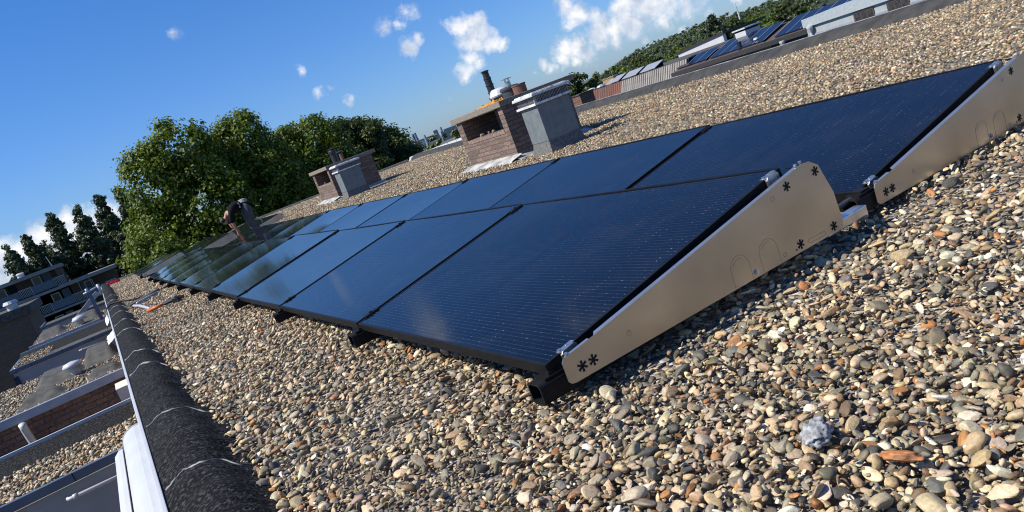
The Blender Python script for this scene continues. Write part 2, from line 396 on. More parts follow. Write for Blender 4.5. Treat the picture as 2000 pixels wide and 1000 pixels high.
def panel_mat():
    m = bpy.data.materials.new('solar_cells'); m.use_nodes = True
    nt = m.node_tree; N = nt.nodes; L = nt.links; b = N['Principled BSDF']
    tc = N.new('ShaderNodeTexCoord'); sx = N.new('ShaderNodeSeparateXYZ'); L.new(tc.outputs['Object'], sx.inputs[0])
    def math_(op, a, bb=None, c=None):
        n = N.new('ShaderNodeMath'); n.operation = op
        for i, v in enumerate((a, bb, c)):
            if v is None: continue
            if isinstance(v, (int, float)): n.inputs[i].default_value = v
            else: L.new(v, n.inputs[i])
        return n.outputs[0]
    X, Y = sx.outputs['X'], sx.outputs['Y']
    def line(v, period, width, off=0.0):      # 1 on a line of the given width, repeating
        t = math_('FRACT', math_('DIVIDE', math_('ADD', v, off), period))
        d = math_('ABSOLUTE', math_('SUBTRACT', t, .5))
        return math_('LESS_THAN', d, width / period / 2)
    bus = line(X, .0179, .0010)
    solder_glint = math_('MULTIPLY', bus, line(Y, .0925, .006, .02))
    wid = line(X, .0179, .0018)
    tab_glint = math_('MULTIPLY', wid, line(Y, .185, .004, .03))
    gapx = line(X, .1795, .0022, .008); gapy = line(Y, .0925, .0020, -.005)
    mid = math_('LESS_THAN', math_('ABSOLUTE', math_('SUBTRACT', Y, .861)), .009)
    gap = math_('MAXIMUM', math_('MAXIMUM', gapx, math_('MULTIPLY', gapy, .35)), mid)
    nz = N.new('ShaderNodeTexNoise'); nz.inputs['Scale'].default_value = 9; L.new(tc.outputs['Object'], nz.inputs['Vector'])
    nw = N.new('ShaderNodeTexNoise'); nw.inputs['Scale'].default_value = 160; L.new(tc.outputs['Object'], nw.inputs['Vector'])
    c1 = N.new('ShaderNodeMix'); c1.data_type = 'RGBA'; c1.inputs[6].default_value = (.0020, .0028, .0058, 1); c1.inputs[7].default_value = (.0032, .0045, .0090, 1)
    L.new(nz.outputs['Fac'], c1.inputs[0])
    c2 = N.new('ShaderNodeMix'); c2.data_type = 'RGBA'; c2.inputs[7].default_value = (.075, .085, .105, 1)
    L.new(math_('MULTIPLY', bus, math_('MULTIPLY_ADD', nw.outputs['Fac'], 1.6, -.25)), c2.inputs[0]); L.new(c1.outputs[2], c2.inputs[6])
    c3 = N.new('ShaderNodeMix'); c3.data_type = 'RGBA'; c3.inputs[7].default_value = (.002, .002, .003, 1)
    L.new(gap, c3.inputs[0]); L.new(c2.outputs[2], c3.inputs[6])
    c4 = N.new('ShaderNodeMix'); c4.data_type = 'RGBA'; c4.inputs[7].default_value = (.40, .43, .46, 1)
    L.new(math_('MULTIPLY', math_('MAXIMUM', tab_glint, solder_glint), math_('GREATER_THAN', nw.outputs['Fac'], .56)), c4.inputs[0]); L.new(c3.outputs[2], c4.inputs[6])  # scattered glints at the cell joints, painted into the base colour
    dz = N.new('ShaderNodeTexNoise'); dz.inputs['Scale'].default_value = 3.1; dz.inputs['Detail'].default_value = 9; dz.inputs['Roughness'].default_value = .75
    L.new(tc.outputs['Object'], dz.inputs['Vector'])
    c5 = N.new('ShaderNodeMix'); c5.data_type = 'RGBA'; c5.inputs[7].default_value = (.20, .17, .13, 1)
    L.new(math_('MULTIPLY', math_('MAXIMUM', math_('SUBTRACT', dz.outputs['Fac'], .46), 0.0), .16), c5.inputs[0]); L.new(c4.outputs[2], c5.inputs[6])
    L.new(c5.outputs[2], b.inputs['Base Color'])
    # satin solar glass with faint dust
    dn = N.new('ShaderNodeTexNoise'); dn.inputs['Scale'].default_value = 2.2; dn.inputs['Detail'].default_value = 6; L.new(tc.outputs['Object'], dn.inputs['Vector'])
    rr = N.new('ShaderNodeMapRange'); rr.inputs['To Min'].default_value = .055; rr.inputs['To Max'].default_value = .10
    L.new(dn.outputs['Fac'], rr.inputs['Value']); L.new(rr.outputs[0], b.inputs['Roughness'])
    b.inputs['IOR'].default_value = 1.34
    return m
M['cells'] = panel_mat()

# ------------------------------------------------------------------ the terrace building: deck, kerbs, facade
X0, Y0, YEND = -.76, -9.0, 28.0
def rp_x(y): return 9.3 + .075 * y      # inner foot of the right-hand parapet

def far_ground():
    b = MB(); b.quad((-3000, -3000, -9.2), (3000, -3000, -9.2), (3000, 3000, -9.2), (-3000, 3000, -9.2))
    tag(b.build('ground', M['ground']), kind='structure')
far_ground()

bld = thing('terrace_building', 'flat roofed terrace building with felt kerbs carrying the gravel and panels', 'building')
def deck():
    b = MB(); P = []
    xs = [X0 + .02] + list(np.linspace(-.5, 14, 40)); ys = np.linspace(Y0, YEND + .1, 60)
    for y in ys:
        row = []
        for x in xs:
            xx = min(x, rp_x(y) + .3); row.append((xx, y, float(roof_h(np.float64(xx), np.float64(y))) - .012))
        P.append(row)
    # drop duplicate columns collapsed at the parapet
    b.grid(P); bmesh.ops.remove_doubles(b.bm, verts=b.bm.verts, dist=.0005)
    b.build('roof_deck', M['gravel_base'], bld)
deck()
KP = [(-.68, -.02), (-.735, .002), (-.77, .022), (-.80, .052), (-.835, .078), (-.875, .09), (-.92, .084), (-.96, .068), (-1.0, .052), (-1.012, .045)]
def kerb_pt(i, y):
    x, z = KP[i]
    w = mnoise.noise(Vector((x * 3, y * 1.3, 1.7))) * .014 + mnoise.noise(Vector((x * 9, y * 5.2, 5.1))) * .008 + (mnoise.noise(Vector((x * 5, y * 16, 2.1))) * .012 if i < 7 else 0) + .006 * (1 - ((y * .62 + .2) % 1))
    dx = mnoise.noise(Vector((0, y * .9, 9))) * .018 if i < 5 else 0
    e = 1 if 0 < i < 9 else .25
    return (x + dx + w * .4 * e, y, z + w * e)
def kerb():
    b = MB(); b.grid([[kerb_pt(i, y) for i in range(len(KP))] for y in np.concatenate([np.arange(-5, 5, .02), np.arange(5, YEND + .2, .07)])])
    k = b.build('felt_kerb', M['felt'], bld, smooth=True)
    for y, sk in ((.95, -.12), (2.0, -.17), (3.85, -.2), (4.75, -.2), (7.15, -.3), (8.4, -.3), (10.3, -.3), (12.0, -.3), (14.5, -.3), (17.0, -.3)):
        b = MB(); pts = []
        for j in range(0, 31):
            t = j / 30 * (len(KP) - 3) + 1; i = int(min(t, len(KP) - 2)); f = t - i
            yy = y - sk * (j / 30) * .6 - .02 * math.sin(j * .5) + random.uniform(-.004, .004)
            a = Vector(kerb_pt(i, yy)); c = Vector(kerb_pt(i + 1, yy)); pts.append(a.lerp(c, f) + Vector((0, 0, .001)))
        rr = [(.0038 if y < 3 else .006) * (.5 + random.random()) for _ in pts]
        b.tube(pts, rr, 6).build('seam', M['seam'], k, smooth=True)
    b = MB(); b.box(-1.031, -5, -.06, -1.014, YEND, .052)
    b.build('edge_trim', M['white_metal'], bld, bevel=.004)
    b = MB(); b.box(-1.008, -5, -9.2, -.9, YEND + .02, -.03); b.build('facade', M['brick_red'], bld)
    b = MB(); b.box(-1.0, YEND + .04, -9.2, 11.2, YEND + .24, .03)
    b.build('end_wall', M['brick_red'], bld)
    b = MB(); b.grid([[(x, YEND - .12 + u, z + float(roof_h(np.float64(x), np.float64(28)))) for u, z in ((0, -.01), (.05, .05), (.1, .085), (.2, .09), (.32, .08), (.36, .02))] for x in np.linspace(-1, 11.2, 70)])
    b.build('end_kerb', M['felt_grey'], bld, smooth=True)
    b = MB(); b.grid([[(rp_x(y) + u + .01 * mnoise.noise(Vector((u * 4, y * 2, 3))), y, z + float(roof_h(np.float64(9.0), np.float64(y))) + .012 * mnoise.noise(Vector((u * 6, y * 1.6, 8)))) for u, z in ((-.04, -.015), (.03, .05), (.14, .12), (.24, .16), (.36, .165), (.44, .14), (.45, .05))] for y in np.arange(-4, YEND + .3, .2)])
    pk = b.build('parapet_kerb', M['felt_dark'], bld, smooth=True)
    b = MB(); pts = []
    for y in np.arange(-4, YEND, .25): pts.append((rp_x(y) + .45, y, .152 + float(roof_h(np.float64(9.0), np.float64(y)))))
    b.tube(pts, .016, 5).build('edge_trim', mat('weathered_edge', (.3, .3, .29), (.14, .14, .14), rough=.7, scale=6), pk)
    b = MB(); b.hexa([(rp_x(-4) + .3, -4, -9.2), (rp_x(-4) + .43, -4, -9.2), (rp_x(28) + .43, 28, -9.2), (rp_x(28) + .3, 28, -9.2), (rp_x(-4) + .3, -4, .05), (rp_x(-4) + .43, -4, .05), (rp_x(28) + .43, 28, .05), (rp_x(28) + .3, 28, .05)])
    b.build('rear_wall', M['brick_red'], bld)
kerb()

# ------------------------------------------------------------------ gravel
def ico(sub):
    bm = bmesh.new(); bmesh.ops.create_icosphere(bm, subdivisions=sub, radius=1)
    V = np.array([v.co[:] for v in bm.verts]); F = np.array([[v.index for v in f.verts] for f in bm.faces]); bm.free()
    return V, F
PAL = np.array([(.21, .19, .155), (.36, .32, .255), (.46, .36, .225), (.60, .50, .35), (.25, .165, .10), (.42, .20, .075), (.78, .72, .61), (.08, .08, .078), (.22, .20, .14), (.43, .31, .21), (.13, .128, .12), (.52, .455, .355)])
PW = np.array([.12, .11, .15, .13, .09, .033, .05, .07, .08, .06, .07, .095]); PW = PW / PW.sum()

def variants(sub, K, rng):
    V, F = ico(sub); out = []
    for k in range(K):
        A = V.copy()
        d = rng.normal(size=(4, 3)); d /= np.linalg.norm(d, axis=1)[:, None]
        amp = rng.uniform(-.13, .13, 4)
        s = 1 + sum(a * np.maximum(0, A @ q) ** 2 for a, q in zip(amp, d))
        A = A * s[:, None]
        for _ in range(rng.integers(2, 9)):       # a worn flat face or two
            n = rng.normal(size=3); n /= np.linalg.norm(n); h = rng.uniform(.42, .84)
            ex = np.maximum(0, A @ n - h); A = A - ex[:, None] * n * .9
        out.append(A)
    return np.array(out), F
def pebbles(name, x, y, z, size, sub, rng, tilt=.45, bright=1.0):
    n = len(x); VV, F = variants(sub, 28, rng)
    k = rng.integers(0, len(VV), n)
    A = VV[k]
    sc = np.stack([size * rng.uniform(.85, 1.55, n), size * rng.uniform(.6, 1.0, n), size * rng.uniform(.3, .66, n)], 1) * .5
    A = A * sc[:, None, :]
    yaw = rng.uniform(0, 2 * np.pi, n); tx = rng.normal(0, tilt, n); ty = rng.normal(0, tilt, n)
    cy, sy = np.cos(yaw), np.sin(yaw)
    Rz = np.zeros((n, 3, 3)); Rz[:, 0, 0] = cy; Rz[:, 0, 1] = -sy; Rz[:, 1, 0] = sy; Rz[:, 1, 1] = cy; Rz[:, 2, 2] = 1
    Rx = np.zeros((n, 3, 3)); Rx[:, 0, 0] = 1; Rx[:, 1, 1] = np.cos(tx); Rx[:, 1, 2] = -np.sin(tx); Rx[:, 2, 1] = np.sin(tx); Rx[:, 2, 2] = np.cos(tx)
    Ry = np.zeros((n, 3, 3)); Ry[:, 1, 1] = 1; Ry[:, 0, 0] = np.cos(ty); Ry[:, 0, 2] = np.sin(ty); Ry[:, 2, 0] = -np.sin(ty); Ry[:, 2, 2] = np.cos(ty)
    RM = Ry @ Rx @ Rz
    A = np.einsum('nij,nvj->nvi', RM, A) + np.stack([x, y, z], 1)[:, None, :]
    c = PAL[rng.choice(len(PAL), n, p=PW)] * rng.uniform(.6, 1.25, n)[:, None] * bright * np.array([.93, .865, .745])
    c = np.clip(c * (1 + rng.normal(0, .035, (n, 3))), .02, .82)
    nv = VV.shape[1]
    FF = (F[None] + (np.arange(n) * nv)[:, None, None]).reshape(-1, 3)
    global FLAT
    FLAT = np.repeat(rng.uniform(0, 1, n) > .34, len(F))
    return A.reshape(-1, 3), FF, np.repeat(c, nv, 0), FLAT

def merge(parts):
    V, F, C, G, o = [], [], [], [], 0
    for v, f, c, g in parts: V.append(v); F.append(f + o); C.append(c); G.append(g); o += len(v)
    return np.concatenate(V), np.concatenate(F), np.concatenate(C), np.concatenate(G)

def jitter(x0, x1, y0, y1, dens, rng):
    s = 1 / math.sqrt(dens); nx, ny = int((x1 - x0) / s) + 1, int((y1 - y0) / s) + 1
    gx, gy = np.meshgrid(np.arange(nx), np.arange(ny))
    gx = x0 + (gx.ravel() + rng.uniform(0, 1, nx * ny)) * s; gy = y0 + (gy.ravel() + rng.uniform(0, 1, nx * ny)) * s
    return gx, gy

def visible(x, y, dmin, dmax, margin=380):
    d = np.hypot(x - CAM[0], y - CAM[1])
    u, v, z = project(np.stack([x, y, np.zeros_like(x)], 1))
    ok = (d >= dmin) & (d < dmax) & (z > .1) & (u > -margin) & (u < 2000 + margin) & (v > -margin) & (v < 1000 + margin)
    kx = -.762 + np.array([mnoise.noise(Vector((0, float(t) * 2.3, 4))) + .7 * mnoise.noise(Vector((3, float(t) * 9, 4))) for t in y]) * .03
    ok &= (x > kx) & (x < rp_x(y) + .01) & (y < YEND - .1)
    ok &= ~((x > .32) & (x < 1.16) & (y > .12) & (y < 17.3))
    ok &= ~((x > 1.16) & (x < 2.56) & (y > 1.1) & (y < 17.3))
    ok &= ~((x > 1.75) & (x < 2.5) & (y > .25) & (y < 17.3))
    for cx0, cx1, cy0, cy1 in ((5.2, 6.5, 8.75, 10.4), (5.2, 6.5, 18.6, 20.4)):
        ok &= ~((x > cx0) & (x < cx1) & (y > cy0) & (y < cy1))
    return ok

def gravel():
    rng = np.random.default_rng(5); P = []
    def layer(dmin, dmax, dens, smin, smax, z0, z1, sub, box, tilt=.4, bright=1.0):
        x, y = jitter(*box, dens, rng); ok = visible(x, y, dmin, dmax); x, y = x[ok], y[ok]
        if smin >= .014:
            nz = np.array([mnoise.noise(Vector((float(a) * 2.1, float(b_) * 2.1, 6.6))) + .5 * mnoise.noise(Vector((float(a) * 6, float(b_) * 6, 1.6))) for a, b_ in zip(x, y)])
            keep = rng.uniform(0, 1, len(x)) < np.clip(.82 + nz * 1.1, .25, 1); x, y = x[keep], y[keep]
        s = smin + (smax - smin) * rng.beta(1.5, 2.6, len(x))
        z = roof_h(x, y) + rng.uniform(z0, z1, len(x)) + s * .12
        z = z - .016 * np.clip((x - .05) / .15, 0, 1) * np.clip((1.5 - x) / .2, 0, 1) * np.clip((y + .38) / .25, 0, 1) * (y < .6)
        P.append(pebbles('p', x, y, z, s, sub, rng, tilt, bright)); print('gravel layer', len(x))
    nb = (-.8, 6, -2.2, 2.5)
    layer(0, 2.3, 3600, .008, .018, -.006, .003, 2, nb)
    layer(0, 2.3, 2000, .015, .036, .000, .010, 2, nb, .5)
    layer(0, 2.3, 190, .032, .054, .006, .013, 3, nb, .35)
    layer(0, 2.3, 800, .011, .024, .012, .019, 2, nb, .5)
    mb = (-.8, 10.5, -2.2, 9)
    layer(2.3, 6.0, 1500, .012, .024, -.004, .005, 1, mb)
    layer(2.3, 6.0, 1000, .018, .038, .003, .014, 2, mb, .5)
    layer(2.3, 6.0, 80, .036, .058, .006, .014, 2, mb, .3)
    fb = (-.8, 11, -2, 13)
    layer(6.0, 12, 1150, .021, .040, -.002, .018, 1, fb, .55)
    layer(6.0, 12, 40, .040, .060, .006, .016, 1, fb, .3)
    gb = (-.8, 12, 2, 28)
    layer(12, 31, 600, .028, .052, -.002, .02, 1, gb, .55)
    V, F, C, G = merge(P)
    o = raw_mesh('gravel', V, F, M['pebble'], None, C, smooth=G)
    tag(o, 'rounded mixed brown grey and white river pebbles covering the flat roof', 'gravel', kind='stuff')
gravel()

def lone_stone(name, label, loc, size, tone, seed, rough=.25, frq=1.5):
    rng = np.random.default_rng(seed); V, F = ico(4)
    nn = np.array([mnoise.fractal(Vector(v) * frq + Vector((seed, 0, 0)), 1.0, 2.0, 5) for v in V])
    A = V * (1 + rough * nn)[:, None] * np.array(size) * .5
    a = rng.uniform(0, 6); c, s = math.cos(a), math.sin(a)
    A = A @ np.array([[c, s, 0], [-s, c, 0], [0, 0, 1]])
    C = np.array(tone)[None] * (.85 + .9 * np.clip(nn, -.6, .5))[:, None]
    o = raw_mesh(name, A, F, M['pebble'], None, np.clip(C, .02, .8)); o.location = loc
    tag(o, label, 'stone')
lone_stone('lumpy_stone', 'pitted pale grey lumpy stone sitting proud of the pebbles at lower right', (.113, -.79, .038), (.074, .054, .044), (.32, .325, .33), 3, .34, 3.2)
lone_stone('flint_stone', 'long glossy orange brown stone lying among the pebbles at lower right', (.11, -.97, .034), (.066, .026, .017), (.33, .13, .04), 8, .3, 1.3)
lone_stone('lumpy_stone', 'white knobbly stone near the right edge of the gravel', (.50, -1.0, .032), (.046, .042, .034), (.68, .65, .58), 12, .16, 2.2)

# ------------------------------------------------------------------ solar panels
TILT = .180658284
PW_, PD, PITCH_Y = 1.722, 1.0855, 1.742
def rect_ring(b, x0, y0, x1, y1, w, z0, z1):
    b.box(x0, y0, z0, x1, y0 + w, z1); b.box(x0, y1 - w, z0, x1, y1, z1)
    b.box(x0, y0 + w, z0, x0 + w, y1 - w, z1); b.box(x1 - w, y0 + w, z0, x1, y1 - w, z1)

def clamp_mesh(b, x, y0, y1, z=.0):
    b.box(x - .035, y0, z + .0005, x + .035, y1, z + .007)
    b.tube([(x, (y0 + y1) / 2, z + .006), (x, (y0 + y1) / 2, z + .013)], .008, 6)

def make_panel():
    t = thing('solar_panel', 'x', 'solar panel')
    t.rotation_euler = (0, -TILT, 0)
    b = MB(); rect_ring(b, 0, 0, PD, PW_, .011, -.035, 0); b.build('frame', M['black_ano'], t)
    b = MB(); g = lambda u, v: (.0112 + (PD - .0224) * u, .0112 + (PW_ - .0224) * v, -.0015 - .0068 * (1 - (2 * v - 1) ** 2) * (.35 + .65 * (1 - (2 * u - 1) ** 2)))
    b.grid([[g(u, v) for v in np.linspace(0, 1, 25)] for u in np.linspace(0, 1, 13)]); b.build('cell_glass', M['cells'], t, smooth=True)
    for i, x in enumerate((.085, PD - .055)):
        b = MB(); b.box(x - .04, PW_ - .008, .0005, x + .04, PITCH_Y + .008, .006)
        b.box(x - .03, PW_ + .004, -.03, x + .03, PITCH_Y - .004, .0005)
        b.tube([(x, PW_ + .01, .006), (x, PW_ + .01, .012)], .007, 6)
        b.build('clamp', M['black_ano'], t)
    return t
ORD = ['nearest', 'second', 'third', 'fourth', 'fifth', 'sixth', 'seventh', 'eighth', 'ninth', 'tenth']
proto = make_panel(); first = True
def put_panel(x, y, z, label, group):
    global first
    o = proto if first else copy_tree(proto)
    first = False
    o.location = (x, y, z); o['label'] = label; o['group'] = group
    o.rotation_euler = (R(random.uniform(-.28, .28)), -TILT + R(random.uniform(-.25, .25)), 0)
    return o
ROW2 = (1.46081654, .0450971939, .104)
near_panels = []
for n in range(10):
    nm = 'closest to the camera' if n == 0 else f'{ORD[n]} from its near metal end plate'
    near_panels.append(put_panel(0, n * PITCH_Y, .14, f'black glass solar panel in the front row, {nm}', 'panels of the front row'))
for n in range(10):
    nm = 'at its near end plate' if n == 0 else f'{ORD[n]} from its near metal end plate'
    near_panels.append(put_panel(ROW2[0], ROW2[1] + n * PITCH_Y, ROW2[2], f'black glass solar panel in the second row, {nm}', 'panels of the second row'))
GY = 21.1
for ri, (x, nm) in enumerate(((0, 'left'), (1.461, 'middle'), (2.922, 'right'))):
    for n in range(3):
        put_panel(x, GY + n * PITCH_Y, .13, f'dark solar panel in the far {nm} block beyond the gap, {ORD[n]} from its end plate', f'panels of the far {nm} block')

def end_clamp(b, x):      # pressed zinc hook over the frame edge
    b.box(x - .03, -.004, .0008, x + .03, .014, .004)
    b.prism([(-.03, -.034), (.03, -.034), (.03, -.004), (.02, .004), (-.02, .004), (-.03, -.004)], lambda u, v, w: (x + u, w, v), -.012, -.0045)
    b.box(x - .016, -.0135, -.028, x + .016, -.0122, -.008)
    b.box(x - .012, -.03, -.036, x + .03, -.0125, -.031)
    b.tube([(x - .022, .006, .004), (x - .022, .006, .0085)], .006, 8)
    b.tube([(x + .006, .006, .004), (x + .006, .006, .006)], .004, 8)
for pnl in (near_panels[0], near_panels[10]):
    for x in (.085, PD - .055):
        b = MB(); end_clamp(b, x); e = b.build('end_clamp', M['zinc_clamp'], pnl, bevel=.0012); e['label'] = 'silver pressed zinc clamp over the frame edge'

# end plates
OUT = [(.034, .074), (.026, .084), (.026, .140), (.034, .150), (.131, .163), (1.096, .322), (1.112, .325), (1.150, .320), (1.186, .296), (1.224, .188), (1.232, .078), (1.226, .060), (1.210, .055), (.05, .071)]
def star(b, x, z, r=.0165):
    for k in range(6):
        a = k * math.pi / 3 + .52; c, s = math.cos(a), math.sin(a); h = .0024
        b.prism([(x + s * h, z - c * h), (x + c * r + s * h * 1.5, z + s * r - c * h * 1.5), (x + c * r - s * h * 1.5, z + s * r + c * h * 1.5), (x - s * h, z + c * h)], lambda u, v, w: (u, w, v), -.0032, -.0022 - .00003 * k)
def make_plate(detail=True):
    t = thing('end_plate', 'x', 'metal plate')
    fn = lambda u, v, w: (u, w, v)
    b = MB(); b.prism(OUT, fn, -.002, 0); b.build('sheet', M['galv'], t)
    b = MB(); sl = (.322 - .163) / (1.096 - .131)
    fl = lambda x, y, d=0: (x, y, .163 + (x - .131) * sl + d)
    b.hexa([fl(.15, 0, -.002), fl(1.10, 0, -.002), fl(1.10, .019, -.002), fl(.165, .019, -.002), fl(.15, 0), fl(1.10, 0), fl(1.10, .019), fl(.165, .019)])
    b.build('flange', M['galv_edge'], t)
    b = MB(); b.hexa([(.035, 0, .146), (.135, 0, .160), (.135, .016, .160), (.05, .016, .148), (.035, 0, .148), (.135, 0, .162), (.135, .016, .162), (.05, .016, .150)]); b.build('flange', M['galv_edge'], t)
    b = MB(); b.hexa([(1.10, 0, .318), (1.185, .0, .29), (1.185, .06, .29), (1.10, .06, .318), (1.10, 0, .321), (1.185, 0, .293), (1.185, .06, .293), (1.10, .06, .321)]); b.build('back_flange', M['black_ano'], t)
    if detail:
        for x, z in ((.083, .104), (.122, .104), (1.02, .281), (1.165, .281), (1.182, .078), (1.01, .083)):
            b = MB(); star(b, x, z); b.build('star_slot', M['hole'], t)
        for xl, xr in ((.690, .772), (.822, .906)):
            b = MB(); zt = .118; cx, r = (xl + xr) / 2, (xr - xl) / 2
            for rr, zb in ((r, .066), (r * .74, .10)):
                pts = [(cx - rr, -.0022, zb)] + [(cx - rr * math.cos(a), -.0022, zt + rr * math.sin(a)) for a in np.linspace(0, math.pi, 13)] + [(cx + rr, -.0022, zb)]
                if rr < r: pts = pts[3:10]
                b.tube(pts, .0006, 4)
            b.build('pressed_arch', M['etch'], t)
        for x, z, r in ((.262, .118, .008), (.945, .266, .008), (.93, .079, .007)):
            b = MB(); b.tube([(x + r * math.cos(a), -.0021, z + r * math.sin(a)) for a in np.linspace(0, 2 * math.pi, 14)], .0008, 4); b.build('pressed_ring', M['etch'], t)
        b = MB(); b.tube([(x, -.0021, z) for x, z in [(1.05, .070), (1.13, .0665), (1.137, .073), (1.13, .080), (1.05, .083), (1.043, .077), (1.05, .070)]], .0007, 4); b.build('pressed_slot', M['etch'], t)
        b = MB(); b.tube([(.985, -.0021, .073), (.985, -.0032, .073)], .0032, 8); b.build('screw_hole', M['hole'], t)
        b = MB(); b.tube([(.79, -.0022, .079), (.79, -.005, .079)], .0095, 12); b.tube([(.79, -.005, .079), (.79, -.010, .079)], .0055, 6); b.build('bolt', M['zinc_clamp'], t)
    for x, zz in ((.052, .152), (1.093, .324), (1.118, .3265)):
        b = MB(); b.tube([(x, .008, zz), (x, .008, zz + .007)], .006, 8); b.build('bolt', M['zinc_clamp'], t)
    return t
pl = make_plate(True); pl.location = (0, -.05, 0); pl['label'] = 'large tapered galvanised end plate closing the front row nearest the camera'; pl['group'] = 'end plates of the panel rows'
p2 = copy_tree(pl); p2.location = (ROW2[0], ROW2[1] - .05, -.035); p2['label'] = 'galvanised end plate of the second row cut by the right edge of the picture'
for x, nm in ((0, 'left'), (1.461, 'middle'), (2.922, 'right')):
    p = copy_tree(pl); p.location = (x, GY - .05, -.01); p['label'] = f'small distant grey end plate of the far {nm} panel block'

# rubber feet and rails
def make_foot():
    t = thing('mounting_foot', 'x', 'mounting foot')
    b = MB(); hw, hh, w = .035, .033, .006
    def rr(s):
        o = []
        for cx, cz, a0 in ((hw, hh, 0), (-hw, hh, 90), (-hw, -hh, 180), (hw, -hh, 270)):
            for k in range(5):
                a = R(a0 + k * 22.5); rad = .014; o.append(((cx - math.copysign(rad, cx) + rad * math.cos(a)) * s, (cz - math.copysign(rad, cz) + rad * math.sin(a)) * s))
        return o
    A, B = rr(1), rr(.84); n = len(A)
    v = lambda P, x: [b.bm.verts.new((x, p[0], p[1] + .071)) for p in P]
    o0, i0, o1, i1 = v(A, -.046), v(B, -.046), v(A, .12), v(B, .12)
    for k in range(n):
        j = (k + 1) % n
        b.bm.faces.new((o0[k], o0[j], o1[j], o1[k])); b.bm.faces.new((i0[j], i0[k], i1[k], i1[j])); b.bm.faces.new((o0[j], o0[k], i0[k], i0[j]))
    b.bm.faces.new(i1)
    b.build('sleeve', M['rubber'], t, smooth=False)
    b = MB(); b.box(-.02, -.03, .1045, .07, .03, .110); b.box(.0, -.024, .110, .05, .024, .118); b.build('bracket', M['black_ano'], t)
    return t
foot = make_foot(); foot.location = (0, .02, 0); foot['label'] = 'hollow black rubber foot under the nearest corner of the front row'; foot['group'] = 'rubber feet along the front row'
for n in range(1, 11):
    f = copy_tree(foot); f.location = (-.01, n * PITCH_Y - .01, 0); f['label'] = f'hollow black rubber foot under the front row joint, {ORD[n - 1]} beyond the nearest corner foot'
f = copy_tree(foot); f.location = (ROW2[0] - .02, ROW2[1] - .005, -.008); f['label'] = 'black rubber foot joining the silver rail to the second row'; f['group'] = 'rubber feet'
for x, nm in ((0, 'left'), (1.461, 'middle'), (2.922, 'right')):
    f = copy_tree(foot); f.location = (x, GY + .02, 0); f['label'] = f'black foot under the low corner of the far {nm} panel block'; f['group'] = 'rubber feet'
b = MB(); b.box(1.16, -.04, .044, ROW2[0] - .08, .01, .080)
rail = b.build('base_rail', M['alu'], None, bevel=.004); tag(rail, 'short shiny aluminium rail bridging the gap between the two rows', 'rail')
b = MB(); b.box(.13, .05, .018, 1.15, .11, .05)
rail = b.build('base_rail', M['black_ano'], None); tag(rail, 'black rail running on the gravel behind the front end plate', 'rail')
b = MB(); b.tube([(1.2, .06, .09), (1.3, .05, .085), (1.42, .05, .088), (1.55, .06, .09)], .012, 8)
tag(b.build('cable', M['cable'], None, smooth=True), 'thick black cable running between the two panel rows by the silver rail', 'cable')

# ------------------------------------------------------------------ chimneys
def make_chimney(loc, label, sc=1.0):
    t = thing('brick_chimney', label, 'chimney', loc, 0, 'brick chimneys on the roof')
    W, D = 1.30, 1.68          # along x, along y   (origin: near corner of the lit face)
    b = MB(); b.box(0, 0, -.1, W, D, .52)
    b.box(0, 0, .52, W, .15, .86); b.box(0, D - .2, .52, W, D, .86); b.box(.42, .36, .52, W - .2, 1.0, .86)
    wall = b.build('brick_wall', M['brick'], t)
    b = MB(); b.box(-.006, .152, .455, -.0005, D - .202, .521)
    b.build('sill_course', M['soldier'], t, uvswap=True)
    rows = []
    b = MB(); b.box(-.045, -.05, .863, W + .13, D + .10, .955); b.build('concrete_cap', M['concrete'], t, bevel=.008)
    b = MB(); pr = [(-.26, .0), (-.20, .05), (-.06, .085), (-.004, .11)]
    b.grid([[(u + .015 * mnoise.noise(Vector((u * 9, v * 5, 2))), v, z - .01 + .012 * mnoise.noise(Vector((u * 7, v * 6, 7)))) for u, z in pr] for v in np.linspace(-.12, D + .12, 26)])
    b.grid([[(v, -.004 + (u + .004) * .7, z * .8 - .01) for u, z in pr] for v in np.linspace(-.1, W + .1, 20)])
    b.build('lead_flashing', M['lead'], t, smooth=True)
    return t
ch1 = make_chimney((5.15, 8.72, float(roof_h(np.float64(5.15), np.float64(9.0)))), 'large brown brick chimney with concrete cap carrying flues and an orange cloth')
ch2 = make_chimney((5.15, 18.6, .12), 'far brown brick chimney with concrete cap standing before the leafy trees')
def rubble(parent, seed):
    rng = random.Random(seed); 
    for k in range(7):
        b = MB(); x, y = rng.uniform(.10, .3), rng.uniform(.25, 1.3); s = rng.uniform(.02, .045)
        b.lathe([(s, 0), (s * 1.1, .02), (s * .5, .045)], (x, y, .522), 7)
        b.build('rubble', M['brick_far'] if seed == 2 else M['concrete'], parent)
rubble(ch1, 1); rubble(ch2, 2)

